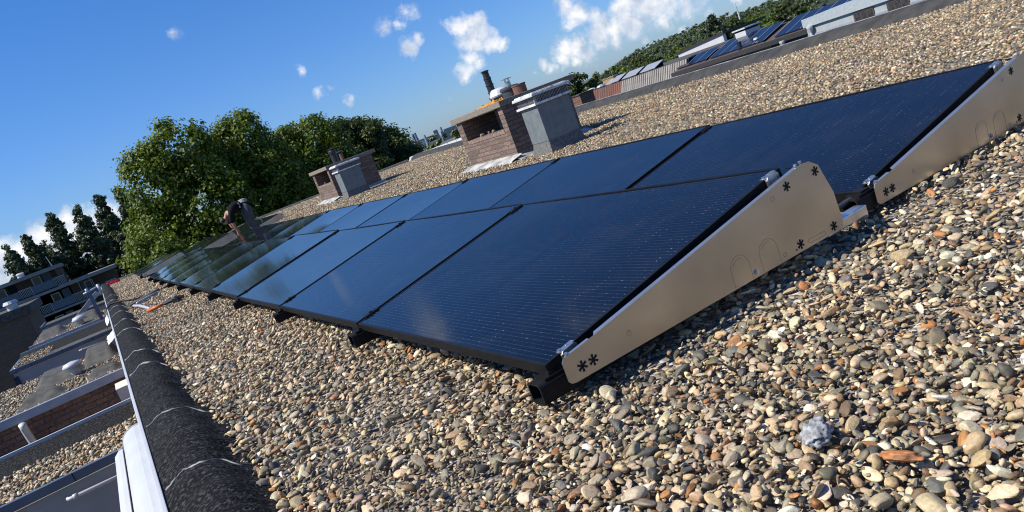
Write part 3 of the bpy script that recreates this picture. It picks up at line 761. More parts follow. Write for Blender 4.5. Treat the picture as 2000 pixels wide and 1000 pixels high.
def make_duct(loc, label):
    t = thing('ventilation_duct', label, 'roof vent', loc, 0, 'grey ventilation ducts beside the chimneys')
    W, D = .56, .45
    b = MB(); b.hexa([(-.04, -.05, -.02), (W + .06, -.05, -.02), (W + .06, D + .05, -.02), (-.04, D + .05, -.02), (0, 0, .19), (W, 0, .19), (W, D, .19), (0, D, .19)]); b.build('felt_base', M['duct_base'], t)
    b = MB(); b.box(-.006, -.006, .19, W + .006, D + .006, .715); b.build('casing', M['duct'], t, bevel=.006)
    b = MB(); rect_ring(b, -.045, -.045, W + .045, D + .045, .07, .716, .748); b.box(-.02, -.02, .7165, W + .02, D + .02, .73); b.build('drip_edge', M['drip'], t)
    b = MB()
    b.box(.03, .03, .73, W - .03, D - .03, .85)
    for k in range(24):
        x = -.015 + (W + .03) * k / 23; b.box(x - .006, -.02, .749, x + .006, .018, .848)
    for k in range(18):
        y = -.015 + (D + .03) * k / 17; b.box(-.02, y - .006, .7492, .018, y + .006, .8482)
    b.build('louvre', M['louvre'], t)
    b = MB(); b.box(-.06, -.06, .851, W + .06, D + .06, .888); b.box(-.03, -.03, .8885, W + .03, D + .03, .905); b.build('lid', M['drip'], t, bevel=.006)
    b = MB(); rect_ring(b, -.064, -.064, W + .064, D + .064, .012, .849, .869); b.build('lid_edge', M['white_metal'], t)
    return t
d1 = make_duct((5.06, 7.6, 0), 'grey metal ventilation duct with white louvred lid beside the large chimney')
d2 = make_duct((5.06, 17.45, .1), 'grey metal ventilation duct with louvred lid beside the far chimney')

def on_chimney():
    zc = 8.72
    t = thing('flue_pipe', 'tall black segmented plastic flue leaning above the large chimney', 'flue', (6.0, 10.32, .955))
    b = MB(); b.lathe([(.075, 0), (.075, .1), (.09, .1), (.09, .14), (.07, .14), (.068, .2)], n=20); b.build('base_collar', M['black_plastic'], t)
    b = MB(); b.lathe([(.066, .2), (.078, .21), (.078, .225), (.066, .23), (.066, .33), (.076, .335), (.076, .35), (.064, .355), (.064, .45), (.072, .455), (.072, .47), (.06, .475), (.058, .56)], n=20); b.build('pipe', M['black_plastic'], t)
    b = MB(); b.lathe([(.05, .56), (.075, .585), (.075, .597), (.03, .605)], n=20); b.build('rain_cap', M['black_plastic'], t)
    t = thing('vent_cowl', 'squat white domed vent cowl on the large chimney behind the orange cloth', 'vent', (5.95, 9.98, .955))
    b = MB(); b.lathe([(.15, 0), (.15, .1), (.17, .1)], n=24); b.build('base', M['dark_grey'], t)
    b = MB(); b.lathe([(.19, .1), (.20, .125), (.17, .20), (.13, .235), (.02, .24)], n=24); b.build('dome', M['white_metal'], t, smooth=False)
    t = thing('flue_terminal', 'black round flue terminal with small metal hat on the large chimney', 'flue', (5.92, 9.58, .955))
    b = MB(); b.lathe([(.155, 0), (.155, .13), (.175, .14), (.175, .17), (.15, .19), (.06, .2)], n=24); b.build('drum', M['dark_grey'], t)
    b = MB(); b.lathe([(.05, .2), (.05, .275)], n=16); b.build('stub', M['steel'], t)
    b = MB(); b.lathe([(.09, .315), (.092, .322), (.02, .335)], n=16)
    for k in range(4): b.box(.045 * math.cos(k * 1.57) - .004, .045 * math.sin(k * 1.57) - .004, .275, .045 * math.cos(k * 1.57) + .004, .045 * math.sin(k * 1.57) + .004, .315)
    b.build('hat', M['steel'], t)
    b = MB(); b.lathe([(.115, 0), (.115, .14), (.122, .145), (.122, .165), (.1, .165), (.1, .1)], n=24, cap=False)
    o = b.build('chimney_pot', M['clay'], None, loc=(5.92, 9.28, .955)); tag(o, 'short brown clay chimney pot nearest the louvred duct', 'chimney pot')
    # crumpled orange cloth over the edge of the cap
    b = MB(); P = []
    for i in range(30):
        v = i / 29; row = []
        for j in range(16):
            u = j / 15
            y = 9.62 - v * 1.06 + .03 * mnoise.noise(Vector((u * 3, v * 4, 0)))
            x = 5.125 + u * (.12 + .10 * math.sin(v * 5)) + .05 * mnoise.noise(Vector((u * 4, v * 7, 3)))
            fold = abs(mnoise.noise(Vector((u * 2.2 + v * 3, v * 10, 5)))) + .6 * abs(mnoise.noise(Vector((u * 6, v * 16, 1))))
            hgt = .006 + (.012 + .075 * fold) * (.45 + .75 * v) * (1 - .7 * abs(2 * u - 1))
            if i == 0 or i == 29 or j == 0 or j == 15: hgt = .004
            row.append((x, y, .958 + hgt))
        P.append(row)
    b.grid(P); o = b.build('orange_cloth', M['orange_cloth'], None, smooth=True); tag(o, 'crumpled orange cloth lying along the cap of the large chimney', 'cloth')
    b = MB(); b.lathe([(.03, -.03), (.035, 0), (.03, .02)], (5.06, 9.6, .985), 8)
    # far chimney flues
    t = thing('flue_pipe', 'thick black flue on the far chimney in front of the trees', 'flue', (5.95, 20.2, 1.075))
    b = MB(); b.lathe([(.10, 0), (.10, .30), (.12, .30), (.12, .36), (.08, .4)], n=18); b.build('pipe', M['black_plastic'], t)
    b = MB(); b.lathe([(.09, .4), (.11, .43), (.03, .45)], n=18); b.build('rain_cap', M['black_plastic'], t)
    t = thing('flue_pipe', 'thin dark flue with a flat hat on the far chimney', 'flue', (5.95, 19.55, 1.075))
    b = MB(); b.lathe([(.06, 0), (.055, .2)], n=14); b.build('pipe', M['clay'], t)
    b = MB(); b.lathe([(.05, .2), (.03, .25)], n=14); b.lathe([(.09, .25), (.09, .265), (.02, .28)], n=14); b.build('rain_cap', M['dark_grey'], t)
on_chimney()
# strip of flue wire across the roof behind
# ------------------------------------------------------------------ clutter by the left kerb
def clutter():
    b = MB(); b.tube([(-1.05, 12.3, -.3), (-1.055, 12.6, .0), (-1.03, 12.75, .075), (-.95, 12.8, .115), (-.8, 12.75, .11), (-.6, 12.6, .05), (-.35, 12.7, .035), (.0, 12.9, .03)], .014, 8)
    tag(b.build('cable', M['cable'], None, smooth=True), 'black cable looped over the felt kerb and along the gravel', 'cable')
    b = MB(); b.hexa([(-.78, 11.7, .02), (-.70, 11.55, .02), (-.15, 13.0, .02), (-.23, 13.15, .02), (-.78, 11.7, .05), (-.70, 11.55, .05), (-.15, 13.0, .05), (-.23, 13.15, .05)])
    tag(b.build('plank', M['wood_dark'], None), 'dark weathered plank lying on the gravel near the kerb', 'plank')
    for pts, lb in (([(-.66, 11.3, .035), (-.6, 10.6, .045), (-.56, 9.9, .04), (-.53, 9.35, .035)], 'curved grey plastic conduit piece on the gravel nearest the kerb'),
                    ([(-.6, 11.35, .05), (-.4, 11.8, .05), (-.25, 12.0, .045)], 'short straight grey conduit piece beside the dark plank')):
        b = MB(); b.tube(pts, .022, 8); tag(b.build('conduit', M['grey_plastic'], None, smooth=True), lb, 'conduit')
    t = thing('hand_tool', 'orange and black long handled tool dropped on the gravel by the kerb', 'tool', (-.4, 8.9, .045), R(-32))
    b = MB(); b.tube([(-.22, 0, 0), (.02, 0, .015)], [.025, .018], 8); b.tube([(-.22, .02, 0), (-.25, .07, 0), (-.22, .09, .005)], .02, 8); b.build('grip', M['orange'], t, smooth=True)
    b = MB(); b.tube([(.02, 0, .015), (.2, .0, .03), (.3, .02, .02)], [.022, .034, .02], 8); b.box(.16, -.04, -.02, .24, .05, .04); b.build('head', M['black_plastic'], t)
    rng = random.Random(4); b = MB()
    for k in range(11):
        x, y = -.82 + k * .035 + rng.uniform(-.02, .02), 27.3 - k * .05 + rng.uniform(-.1, .1)
        b.box(x - .05, y - .06, .02, x + .05, y + .05, .06 + rng.uniform(0, .07))
    tag(b.build('warning_tape', M['red'], None), 'crumpled red warning tape heaped by the far kerb', 'tape')
    t = thing('kerb_bracket', 'white tubular bracket on a grey post clamped to the far left kerb', 'bracket', (-1.05, 19, .1))
    b = MB(); b.tube([(-.34, 0, .17), (.02, 0, .22)], .02, 8); b.tube([(.02, 0, .27), (.02, 0, .02)], .035, 8); b.tube([(-.24, 0, .27), (-.24, 0, .17)], .03, 8); b.build('arm', M['white_metal'], t, smooth=True)
    b = MB(); b.box(-.26, -.03, -1.2, -.18, .03, .16); b.build('post', M['fascia'], t)
    # white flashings hanging below the trim
    for y0, y1, dz, lb in ((12.2, 14.6, .22, 'torn white flashing sheet hanging under the trim near the looped cable'), (8.6, 9.8, .07, 'creased white flashing scrap under the trim above the mushroom vent')):
        b = MB(); b.grid([[(-1.045 - .10 * v - .02 * mnoise.noise(Vector((v * 5, u * 6, 1))), y0 + (y1 - y0) * u, -.06 - dz * v * (.7 + .5 * mnoise.noise(Vector((u * 5, 2, y0))))) for v in np.linspace(0, 1, 7)] for u in np.linspace(0, 1, 12)])
        o = b.build('flashing_sheet', M['white_flap'], None, smooth=True); tag(o, lb, 'flashing')
    # awning cassette below the roof edge
    t = thing('awning_cassette', 'white rounded awning cassette fixed below the left roof edge', 'awning')
    ys, ye = -3.0, 2.62
    pr = [(-1.04, -.012)] + [(-1.04 - .105 * math.sin(a), -.082 + .074 * math.cos(a)) for a in np.linspace(.25, 1.57, 9)]
    lower = [(-1.155, -.080), (-1.175, -.084), (-1.202, -.105), (-1.212, -.19)]
    b = MB(); b.prism(pr + [(-1.145, -.2), (-1.04, -.2)], lambda u, v, w: (u, w, v), ys, ye); b.build('hood', M['white_metal'], t, smooth=False)
    b = MB(); b.box(-1.1545, ys, -.2, -1.1455, ye - .07, -.090); b.build('seam', M['hole'], t)
    b = MB(); b.prism(lower + [(-1.2, -.2), (-1.155, -.2)], lambda u, v, w: (u, w, v), ys, ye - .06); b.build('front_bar', M['white_metal'], t)
    b = MB(); b.prism([(x - .002, z + .003) for x, z in pr] + [(-1.18, -.095), (-1.2, -.2), (-1.04, -.2)], lambda u, v, w: (u, w, v), ye, ye + .012); b.build('end_cap', M['white_metal'], t)
clutter()

# ------------------------------------------------------------------ lower roofs on the left
GR = []
def ext_gravel(x0, x1, y0, y1, z, dens, rng):
    x, y = jitter(x0, x1, y0, y1, dens, rng); s = rng.uniform(.024, .05, len(x))
    GR.append(pebbles('p', x, y, z + rng.uniform(0, .02, len(x)), s, 1, rng))
def low_roof(label, y0, y1, xl, xr, kind, z=-.45, felt=.0, felt0=0.0):
    t = thing('low_roof', label, 'roof', (0, 0, 0))
    m = {'grey': M['grey_wall'], 'brick': M['brick_red']}[kind]
    b = MB(); b.box(xl + .03, y0 + .03, -9.1, xr, y1 - .03, z - .06); b.build('wall', m, t)
    if kind == 'grey':
        b = MB(); b.box(xl, y0 - .02, z - .045, xr, y0 + .028, z + .02); b.box(xl, y0 + .0285, z - .045, xl + .05, y1 - .03, z + .02); b.build('fascia', M['fascia'], t, bevel=.004)
        for x in np.arange(xl + .35, xr, .55):
            b = MB(); b.box(x, y0 - .0225, z - .045, x + .006, y0 - .0195, z + .02); b.build('joint', M['black_ano'], t)
    else:
        b = MB(); b.box(xl, y0 - .03, z - .085, xr, y0 + .05, z + .015); b.build('coping', M['coping'], t, bevel=.004)
    b = MB(); b.box(xl + .05, y0 + .05, z - .058, xr, y1 - .03, z - .02); b.build('deck', M['felt_grey'], t)
    if felt:
        b = MB(); b.hexa([(xl, y1 - felt, z - .03), (xr, y1 - felt, z - .03), (xr, y1, z - .03), (xl, y1, z - .03), (xl, y1 - felt, z - .015), (xr, y1 - felt, z - .015), (xr, y1, z + .05), (xl, y1, z + .05)]); b.build('felt_strip', M['felt'], t)
        b = MB(); b.box(xl, y1 + .001, z + .0, xr, y1 + .03, z + .078); b.build('edge_trim', M['white_metal'], t)
    return t
rng_e = np.random.default_rng(9)
low_roof('nearest low gravel roof with blue grey fascia and black felt strip below the kerb', 4.27, 5.8, -3.6, -1.04, 'grey', felt=.6)
ext_gravel(-3.5, -1.06, 4.33, 5.25, -.455, 1100, rng_e)
t = low_roof('low roof with dark red brick front, pale coping and felt humps', 8.57, 12.0, -4.2, -1.04, 'brick')
ext_gravel(-4.1, -1.06, 8.65, 11.9, -.465, 420, rng_e)
t = low_roof('third low roof with grey wall and dark blue end panel', 15.0, 17.6, -2.95, -1.04, 'grey', felt=1.4)
b = MB(); b.box(-2.953, 14.994, -1.9, -2.87, 15.028, -.57); b.build('end_panel', mat('navy_panel', (.012, .018, .04), (.02, .028, .055), rough=.5), t)
ext_gravel(-2.9, -2.3, 15.1, 17.4, -.44, 300, rng_e)
low_roof('fourth low roof with shaded brick front and mossy felt on top', 19.7, 23.0, -2.95, -1.04, 'brick')
ext_gravel(-2.9, -1.06, 19.8, 22.9, -.46, 240, rng_e)
low_roof('farthest low roof with pale blue coping before the apartment block', 26.0, 28.5, -3.05, -1.04, 'grey', z=-.4)
V, F, C, G = merge(GR); o = raw_mesh('low_gravel', V, F, M['pebble'], None, C, smooth=G); tag(o, 'small rounded pebbles spread over the low roofs on the left', 'gravel', kind='stuff')
def hump(x0, x1, y0, y1, h, z, label):
    b = MB(); P = []
    for i in range(17):
        u = i / 16; row = []
        for j in range(11):
            v = j / 10; e = min(1, 4 * min(u, 1 - u)) * min(1, 3.2 * min(v, 1 - v)); e = e * e * (3 - 2 * e)
            row.append((x0 + (x1 - x0) * u, y0 + (y1 - y0) * v + .06 * math.sin(u * 5), z + h * e + .012 * mnoise.noise(Vector((u * 6, v * 6, x0)))))
        P.append(row)
    b.grid(P); o = b.build('felt_hump', M['felt_grey'], None, smooth=True); tag(o, label, 'felt hump')
hump(-2.25, -1.55, 9.9, 11.2, .13, -.455, 'wide grey felt hump on the brick fronted low roof left of the mushroom vent')
hump(-1.62, -1.08, 10.2, 11.9, .16, -.455, 'grey felt hump on the brick fronted low roof right of the mushroom vent')
hump(-2.35, -1.75, 8.7, 9.5, .09, -.455, 'low felt hump close to the pale coping')
hump(-1.55, -1.1, 8.75, 9.5, .07, -.455, 'flat felt hump in the corner beside the kerb')
hump(-2.0, -1.2, 20.2, 22.4, .2, -.45, 'mossy felt hump on the fourth low roof')
hump(-2.85, -2.1, 20.0, 22.2, .16, -.45, 'pale lichen covered felt hump at the end of the fourth low roof')
t = thing('mushroom_vent', 'small white mushroom vent among the pebbles of the low roof', 'vent', (-1.68, 10.05, -.45))
b = MB(); b.lathe([(.06, 0), (.06, .12)], n=16); b.build('stem', M['pipe'], t)
b = MB(); b.lathe([(.115, .12), (.13, .14), (.10, .18), (.02, .195)], n=20); b.build('cap', M['white_metal'], t, smooth=True)
t = thing('mushroom_vent', 'white domed vent on the fourth low roof', 'vent', (-1.75, 20.2, -.42))
b = MB(); b.lathe([(.08, 0), (.08, .1)], n=14); b.build('stem', M['pipe'], t)
b = MB(); b.lathe([(.16, .1), (.18, .13), (.13, .2), (.02, .22)], n=18); b.build('cap', M['white_metal'], t, smooth=True)
for x0, x1, y, z0, lb in ((-1.69, -1.04, 4.2, -.575, 'white overflow pipe on the nearest grey wall'), (-1.79, -1.3, 14.93, -.575, 'short white overflow pipe on the third grey wall')):
    b = MB(); b.tube([(x0, y + .06, z0), (x0 + .01, y, z0), (x0 + .05, y - .005, z0 - .002), (x1, y, z0 - .02)], .014, 10); b.tube([(x0 + .04, y - .005, z0), (x0 + .07, y - .005, z0)], .018, 10)
    tag(b.build('overflow_pipe', M['white_metal'], None, smooth=True), lb, 'pipe')
b = MB(); b.tube([(-2.28, 8.42, -.545), (-2.285, 8.45, -.6), (-2.27, 8.46, -.9), (-2.26, 8.46, -3)], .042, 12)
tag(b.build('drain_pipe', M['pipe'], None, smooth=True), 'beige drain pipe standing before the dark red brick front', 'pipe')
b = MB(); b.box(-1.27, 7.9, -3, -1.04, 8.4, -.55)
tag(b.build('wall_panel', M['cream'], None), 'cream panel on the facade below the kerb beside the brick front', 'panel')
b = MB(); b.grid([[(-1.05 - .14 * v, 5.65 + .5 * u, -.36 - .12 * v + .03 * mnoise.noise(Vector((u * 7, v * 7, 3)))) for v in np.linspace(0, 1, 8)] for u in np.linspace(0, 1, 8)])
tag(b.build('flashing_sheet', M['lead'], None, smooth=True), 'crinkled silver flashing in the corner of the nearest low roof', 'flashing')
b = MB(); b.hexa([(-2.3, 24.2, -.6), (-2.1, 24.2, -.62), (-1.1, 24.2, -.02), (-1.2, 24.2, .08), (-2.3, 24.5, -.6), (-2.1, 24.5, -.62), (-1.1, 24.5, -.02), (-1.2, 24.5, .08)])
tag(b.build('sloping_board', M['coping'], None), 'pale sloping board leaning between the low roofs and the kerb', 'board')
t = thing('brick_outbuilding', 'dark brown brick outbuilding with grey cap at the left edge', 'building')
b = MB(); b.box(-8, 30, -9, -3.5, 36, .05); b.build('wall', M['brick_far'], t)
b = MB(); b.box(-8.1, 29.9, .05, -3.3, 36.1, .36); b.build('roof_cap', M['felt_grey'], t)
b = MB(); b.lathe([(.18, .36), (.18, .55), (.26, .57), (.2, .68)], (-3.85, 30.6, 0), 14); b.build('vent', M['white_metal'], t)

# ------------------------------------------------------------------ worker
def skin(name, pts, edges, m, parent, sub=2):
    me = bpy.data.meshes.new(name); me.from_pydata([p[:3] for p in pts], edges, [])
    o = bpy.data.objects.new(name + '_tmp', me); COL.objects.link(o)
    md = o.modifiers.new('s', 'SKIN')
    for i, p in enumerate(pts):
        r = p[3] if isinstance(p[3], tuple) else (p[3], p[3]); me.skin_vertices[0].data[i].radius = r
    me.skin_vertices[0].data[0].use_root = True
    o.modifiers.new('b', 'SUBSURF').levels = sub; o.modifiers['b'].render_levels = sub
    dg = bpy.context.evaluated_depsgraph_get(); m2 = bpy.data.meshes.new_from_object(o.evaluated_get(dg))
    bpy.data.objects.remove(o); bpy.data.meshes.remove(me)
    m2.name = name; m2.materials.clear(); m2.materials.append(m)
    for p in m2.polygons: p.use_smooth = True
    n = bpy.data.objects.new(name, m2); COL.objects.link(n); n.parent = parent
    return n
def worker():
    t = thing('person', 'worker in black shirt and grey work trousers bending over the second row of panels', 'person', (2.74, 18.75, 0))
    skinm = mat('skin', (.36, .19, .13), (.30, .15, .10), rough=.6); hair = mat('dark_hair', (.012, .010, .009), (.02, .016, .014), rough=.7)
    shirt = mat('black_shirt', (.008, .008, .009), (.014, .014, .015), rough=.95, scale=20, spec=.1); trous = mat('grey_trousers', (.085, .085, .088), (.05, .05, .054), rough=.9, scale=12)
    # faces -x; pelvis at root
    P = [(.03, 0, .88, .12), (-.18, 0, .93, .11), (-.36, 0, .85, .11), (-.45, 0, .77, .055), (-.50, 0, .71, .075), (-.545, 0, .655, .085), (-.565, 0, .60, .06)]
    E = [(0, 1), (1, 2), (2, 3), (3, 4), (4, 5), (5, 6)]
    for s, hx, hz in ((-1, -.37, .30), (1, -.30, .36)):
        k = len(P); P += [(-.37, s * .17, .80, .06), (-.41, s * .21, .60, .046), (-.39, s * .19, .45, .04), (hx, s * .16, hz + .06, .03), (hx, s * .155, hz, .036)]
        E += [(2, k), (k, k + 1), (k + 1, k + 2), (k + 2, k + 3), (k + 3, k + 4)]
        for q, (dx, dy) in enumerate(((-.03, -.02), (-.012, -.03), (.006, -.03), (.022, -.022), (-.02, .03))):
            j = len(P); P += [(hx + dx, s * .155 + dy * .6, hz - .05, .011), (hx + dx * 1.3, s * .155 + dy, hz - .085 - .008 * (q % 3), .009)]
            E += [(k + 4, j), (j, j + 1)]
    skin('body', P, E, skinm, t)
    P = [(.04, 0, .90, (.16, .13)), (-.16, 0, .955, (.19, .155)), (-.34, 0, .87, (.19, .14)), (-.44, 0, .785, .10)]; E = [(0, 1), (1, 2), (2, 3)]
    for s in (-1, 1):
        k = len(P); P += [(-.37, s * .19, .79, .092), (-.405, s * .215, .64, .075), (-.40, s * .205, .56, .066)]; E += [(2, k), (k, k + 1), (k + 1, k + 2)]
    skin('shirt', P, E, shirt, t)
    P = [(.06, 0, .89, (.19, .175)), (-.02, 0, .92, (.175, .15))]; E = [(0, 1)]
    for s, ax in ((-1, .02), (1, .16)):
        k = len(P); P += [(.07, s * .12, .74, .15), (.0 + ax * .5, s * .14, .47, .115), (.03 + ax * .7, s * .15, .28, .10), (.06 + ax * .8, s * .15, .09, .09)]
        E += [(0, k), (k, k + 1), (k + 1, k + 2), (k + 2, k + 3)]
    skin('trousers', P, E, trous, t)
    P = [(-.50, 0, .75, .07), (-.575, 0, .70, .095), (-.62, 0, .64, .07)]; skin('hair', P, [(0, 1), (1, 2)], hair, t)
    for s, ax in ((-1, .02), (1, .16)):
        P = [(.08 + ax * .6, s * .13, .05, .05), (-.02 + ax * .6, s * .13, .045, .048), (-.11 + ax * .6, s * .13, .04, .04)]; skin('shoe', P, [(0, 1), (1, 2)], M['black_plastic'], t, 1)
    b = MB(); b.box(.06, -.165, .70, .16, -.125, .80); b.build('tool_pouch', mat('tan_pouch', (.40, .27, .06), (.3, .2, .05), rough=.8), t)
    b = MB(); b.box(-.1, -.155, .86, -.06, -.10, 1.0); b.build('belt_buckle', M['white_metal'], t)
    b = MB(); b.lathe([(.11, .975), (.135, .99), (.10, 1.06), (.02, 1.075)], (.06, 0, -.02), 14); b.build('hip_bag', mat('pale_bag', (.34, .34, .33), (.22, .22, .22), rough=.9), t)
    c = MB(); c.tube([(.12, -.18, .45), (.2, -.22, .5), (.28, -.2, .38), (.26, -.16, .2), (.18, -.16, .24)], .012, 6)
    o = c.build('cable_loop', M['white_metal'], None, smooth=True, loc=(2.74, 18.75, 0)); tag(o, 'white cable loop hanging behind the bending worker', 'cable')
worker()

# ------------------------------------------------------------------ trees
def leaves(lobes, n, size, rng, tones, clump=.9, up=.5, shell=.62, per=90, droop=0.0):
    """leaf quads in clumps spread over lobes: (cx,cy,cz, rx,ry,rz, weight)"""
    lob = np.array(lobes, float); w = lob[:, 6] / lob[:, 6].sum(); nc = max(8, n // per)
    k = rng.choice(len(lob), nc, p=w)
    d = rng.normal(size=(nc, 3)); d /= np.linalg.norm(d, axis=1)[:, None]
    rad = shell + (1.03 - shell) * rng.uniform(0, 1, nc) ** .6
    cc = lob[k, :3] + d * rad[:, None] * lob[k, 3:6]
    cs = rng.uniform(.65, 1.35, nc) * clump; ct = rng.uniform(.72, 1.2, nc)
    ci = rng.integers(0, nc, n)
    off = rng.normal(size=(n, 3)); off /= np.linalg.norm(off, axis=1)[:, None]
    off *= (rng.uniform(0, 1, n) ** .55)[:, None] * cs[ci][:, None]; off[:, 2] *= .72
    P = cc[ci] + off
    nrm = off / (np.linalg.norm(off, axis=1)[:, None] + 1e-6) + d[ci] * .5 + rng.normal(0, .55, (n, 3)); nrm[:, 2] += up
    nrm /= np.linalg.norm(nrm, axis=1)[:, None]
    a = rng.normal(size=(n, 3)); a -= nrm * np.sum(a * nrm, 1)[:, None]; a /= np.linalg.norm(a, axis=1)[:, None]
    bb = np.cross(nrm, a); s = size * rng.uniform(.6, 1.25, n)[:, None]
    V = np.stack([P - a * s * .55, P - bb * s * .42 + nrm * s * .08, P + a * s * .62, P + bb * s * .42 + nrm * s * .08], 1)
    T = np.array(tones); ti = rng.integers(0, len(T), n)
    C = T[ti] * (ct[ci] * rng.uniform(.75, 1.25, n))[:, None]
    F = np.arange(n * 4).reshape(n, 4)
    return V.reshape(-1, 3), F, np.repeat(C, 4, 0)

def trunk_mesh(b, base, top, r, limbs, rng):
    base, top = Vector(base), Vector(top)
    pts = [base.lerp(top, t) + Vector((rng.normal(0, r * .3), rng.normal(0, r * .3), 0)) for t in np.linspace(0, 1, 6)]
    b.tube(pts, [r * (1 - .14 * i) for i in range(6)], 9)
    for l in limbs:
        s = base.lerp(top, rng.uniform(.35, .95)); e = Vector(l); mid = s.lerp(e, .5) + Vector((0, 0, .12 * (e - s).length))
        b.tube([s, mid, e], [r * .42, r * .28, r * .1], 6)

GREEN_Y = [(.128, .178, .014), (.110, .162, .012), (.150, .190, .018), (.090, .138, .014)]
GREEN_D = [(.066, .096, .018), (.084, .112, .022), (.098, .122, .03), (.052, .080, .02)]
GREEN_P = [(.052, .078, .024), (.066, .092, .028), (.042, .064, .022)]
def tree(name, label, group, az, dist, lobes, n, size, tones, m, seed, zbase=-9.2, clump=.9, **kw):
    """lobes given relative to the trunk foot's azimuth point: (side, depth, z, rx, ry, rz, weight)"""
    rng = np.random.default_rng(seed)
    if group == G1:
        k = 1.8; dist *= k; size *= k; clump *= k
        lobes = [(a * k, b_ * k, CAM[2] + (c - CAM[2]) * k, *(q * k for q in r[:3]), r[3]) for a, b_, c, *r in lobes]
    x, y = CAM[0] + dist * math.sin(R(az)), CAM[1] + dist * math.cos(R(az))
    t = thing(name, label, 'tree', (x, y, zbase), -R(az), group)
    L = [(a, b_, c - zbase, *r) for a, b_, c, *r in lobes]
    V, F, C = leaves(L, n, size, rng, tones, clump, **kw)
    raw_mesh('crown', V, F, m, t, C, smooth=False)
    b = MB(); top = max(l[2] for l in L)
    trunk_mesh(b, (0, 0, 0), (0, 0, top * .9), .32, [(l[0] + rng.uniform(-.5, .5), l[1], l[2] + rng.uniform(-.3, .6)) for l in L for _ in range(2)], rng)
    b.build('trunk', M['bark'], t, smooth=True)
    return t
G1 = 'broad leafy trees beyond the roof end'
tree('plane_tree', 'tall sunlit yellow green tree, leftmost of the broad trees beyond the roof', G1, 7.2, 44,
     [(-1.2, -.5, 3.4, 1.6, 2, 2.0, 2), (.2, 0, 4.4, 1.9, 2, 1.8, 2), (-2.0, -.4, .8, 1.4, 2, 2.2, 2), (.6, -.8, 1.4, 2.2, 2.2, 2.4, 3), (-1.2, -1, -1.4, 2.5, 2.3, 2.6, 3), (1.6, -.5, -1.4, 2.3, 2.2, 2.5, 2.4), (-2.3, 0, -1.6, 1.5, 1.8, 1.9, 1.6), (0, 0, -4, 3, 2.5, 2.2, 1)],
     62000, .165, GREEN_Y, M['leaf'], 21, clump=.62, per=70)
tree('plane_tree', 'highest rounded yellow green tree behind the bending worker', G1, 11.6, 46,
     [(.2, 0, 4.0, 1.25, 1.8, 1.9, 2), (-1.3, 0, 3.2, 1.5, 2, 1.9, 2), (1.2, -.3, 1.6, 1.6, 2, 2.0, 2), (-.4, -.8, .8, 2.3, 2.2, 2.4, 3), (.6, -.9, -1.6, 2.6, 2.2, 2.4, 3), (-1.6, -.5, -2, 2, 2, 2.2, 2), (0, 0, -4.4, 3, 2.5, 2.2, 1)],
     54000, .165, GREEN_Y, M['leaf'], 22, clump=.62, per=70)
tree('plane_tree', 'broad yellow green tree left of the far chimney', G1, 15.6, 50,
     [(-1.0, 0, 3.1, 1.4, 1.8, 1.7, 2), (.7, 0, 2.8, 1.6, 1.8, 1.7, 2), (-.6, -.8, .9, 2.2, 2, 2.2, 3), (1.2, -.7, .4, 2.2, 2, 2.2, 3), (.2, -.8, -1.9, 2.8, 2.2, 2.2, 3), (0, 0, -4.4, 3, 2.5, 2.2, 1)],
     46000, .165, GREEN_Y, M['leaf'], 23, clump=.62, per=70)
tree('oak_tree', 'darker green tree right behind the far chimney', G1, 18.7, 58,
     [(-.6, 0, 2.6, 1.5, 1.8, 1.6, 2), (.9, 0, 2.2, 1.5, 1.8, 1.7, 2), (0, -.5, .4, 2.4, 2, 2.1, 3), (.3, -.5, -2.2, 2.8, 2, 2.2, 2)], 28000, .2, GREEN_D, M['leaf'], 24, clump=.6, per=80)
tree('oak_tree', 'dark grey green tree right of the far chimney', G1, 20.9, 62,
     [(-.5, 0, 2.0, 1.3, 1.8, 1.5, 2), (.5, 0, 1.0, 1.4, 1.8, 1.5, 2), (0, -.5, -.8, 2.2, 2, 1.9, 3), (0, 0, -3, 2.4, 2, 2, 1)], 22000, .2, GREEN_D, M['leaf'], 25, clump=.6, per=80)
tree('oak_tree', 'lowest dark tree at the right end of the tree group beside the white hall', G1, 22.4, 60,
     [(-.3, 0, -.1, 1.2, 1.6, 1.2, 2), (.4, 0, -1.3, 1.2, 1.6, 1.2, 2), (0, 0, -3, 1.9, 1.8, 1.8, 1.5)], 11000, .2, GREEN_D, M['leaf'], 26, clump=.6, per=80)
tree('plane_tree', 'low bushy yellow green crown at the roof corner beside the kerb', G1, 3.2, 39,
     [(.3, 0, -.2, 1.4, 1.5, 1.5, 2), (-.5, 0, -1.7, 1.3, 1.5, 1.5, 2), (.6, 0, -2.4, 1.6, 1.5, 1.6, 2)], 14000, .165, GREEN_Y, M['leaf'], 27, clump=.5, per=70)

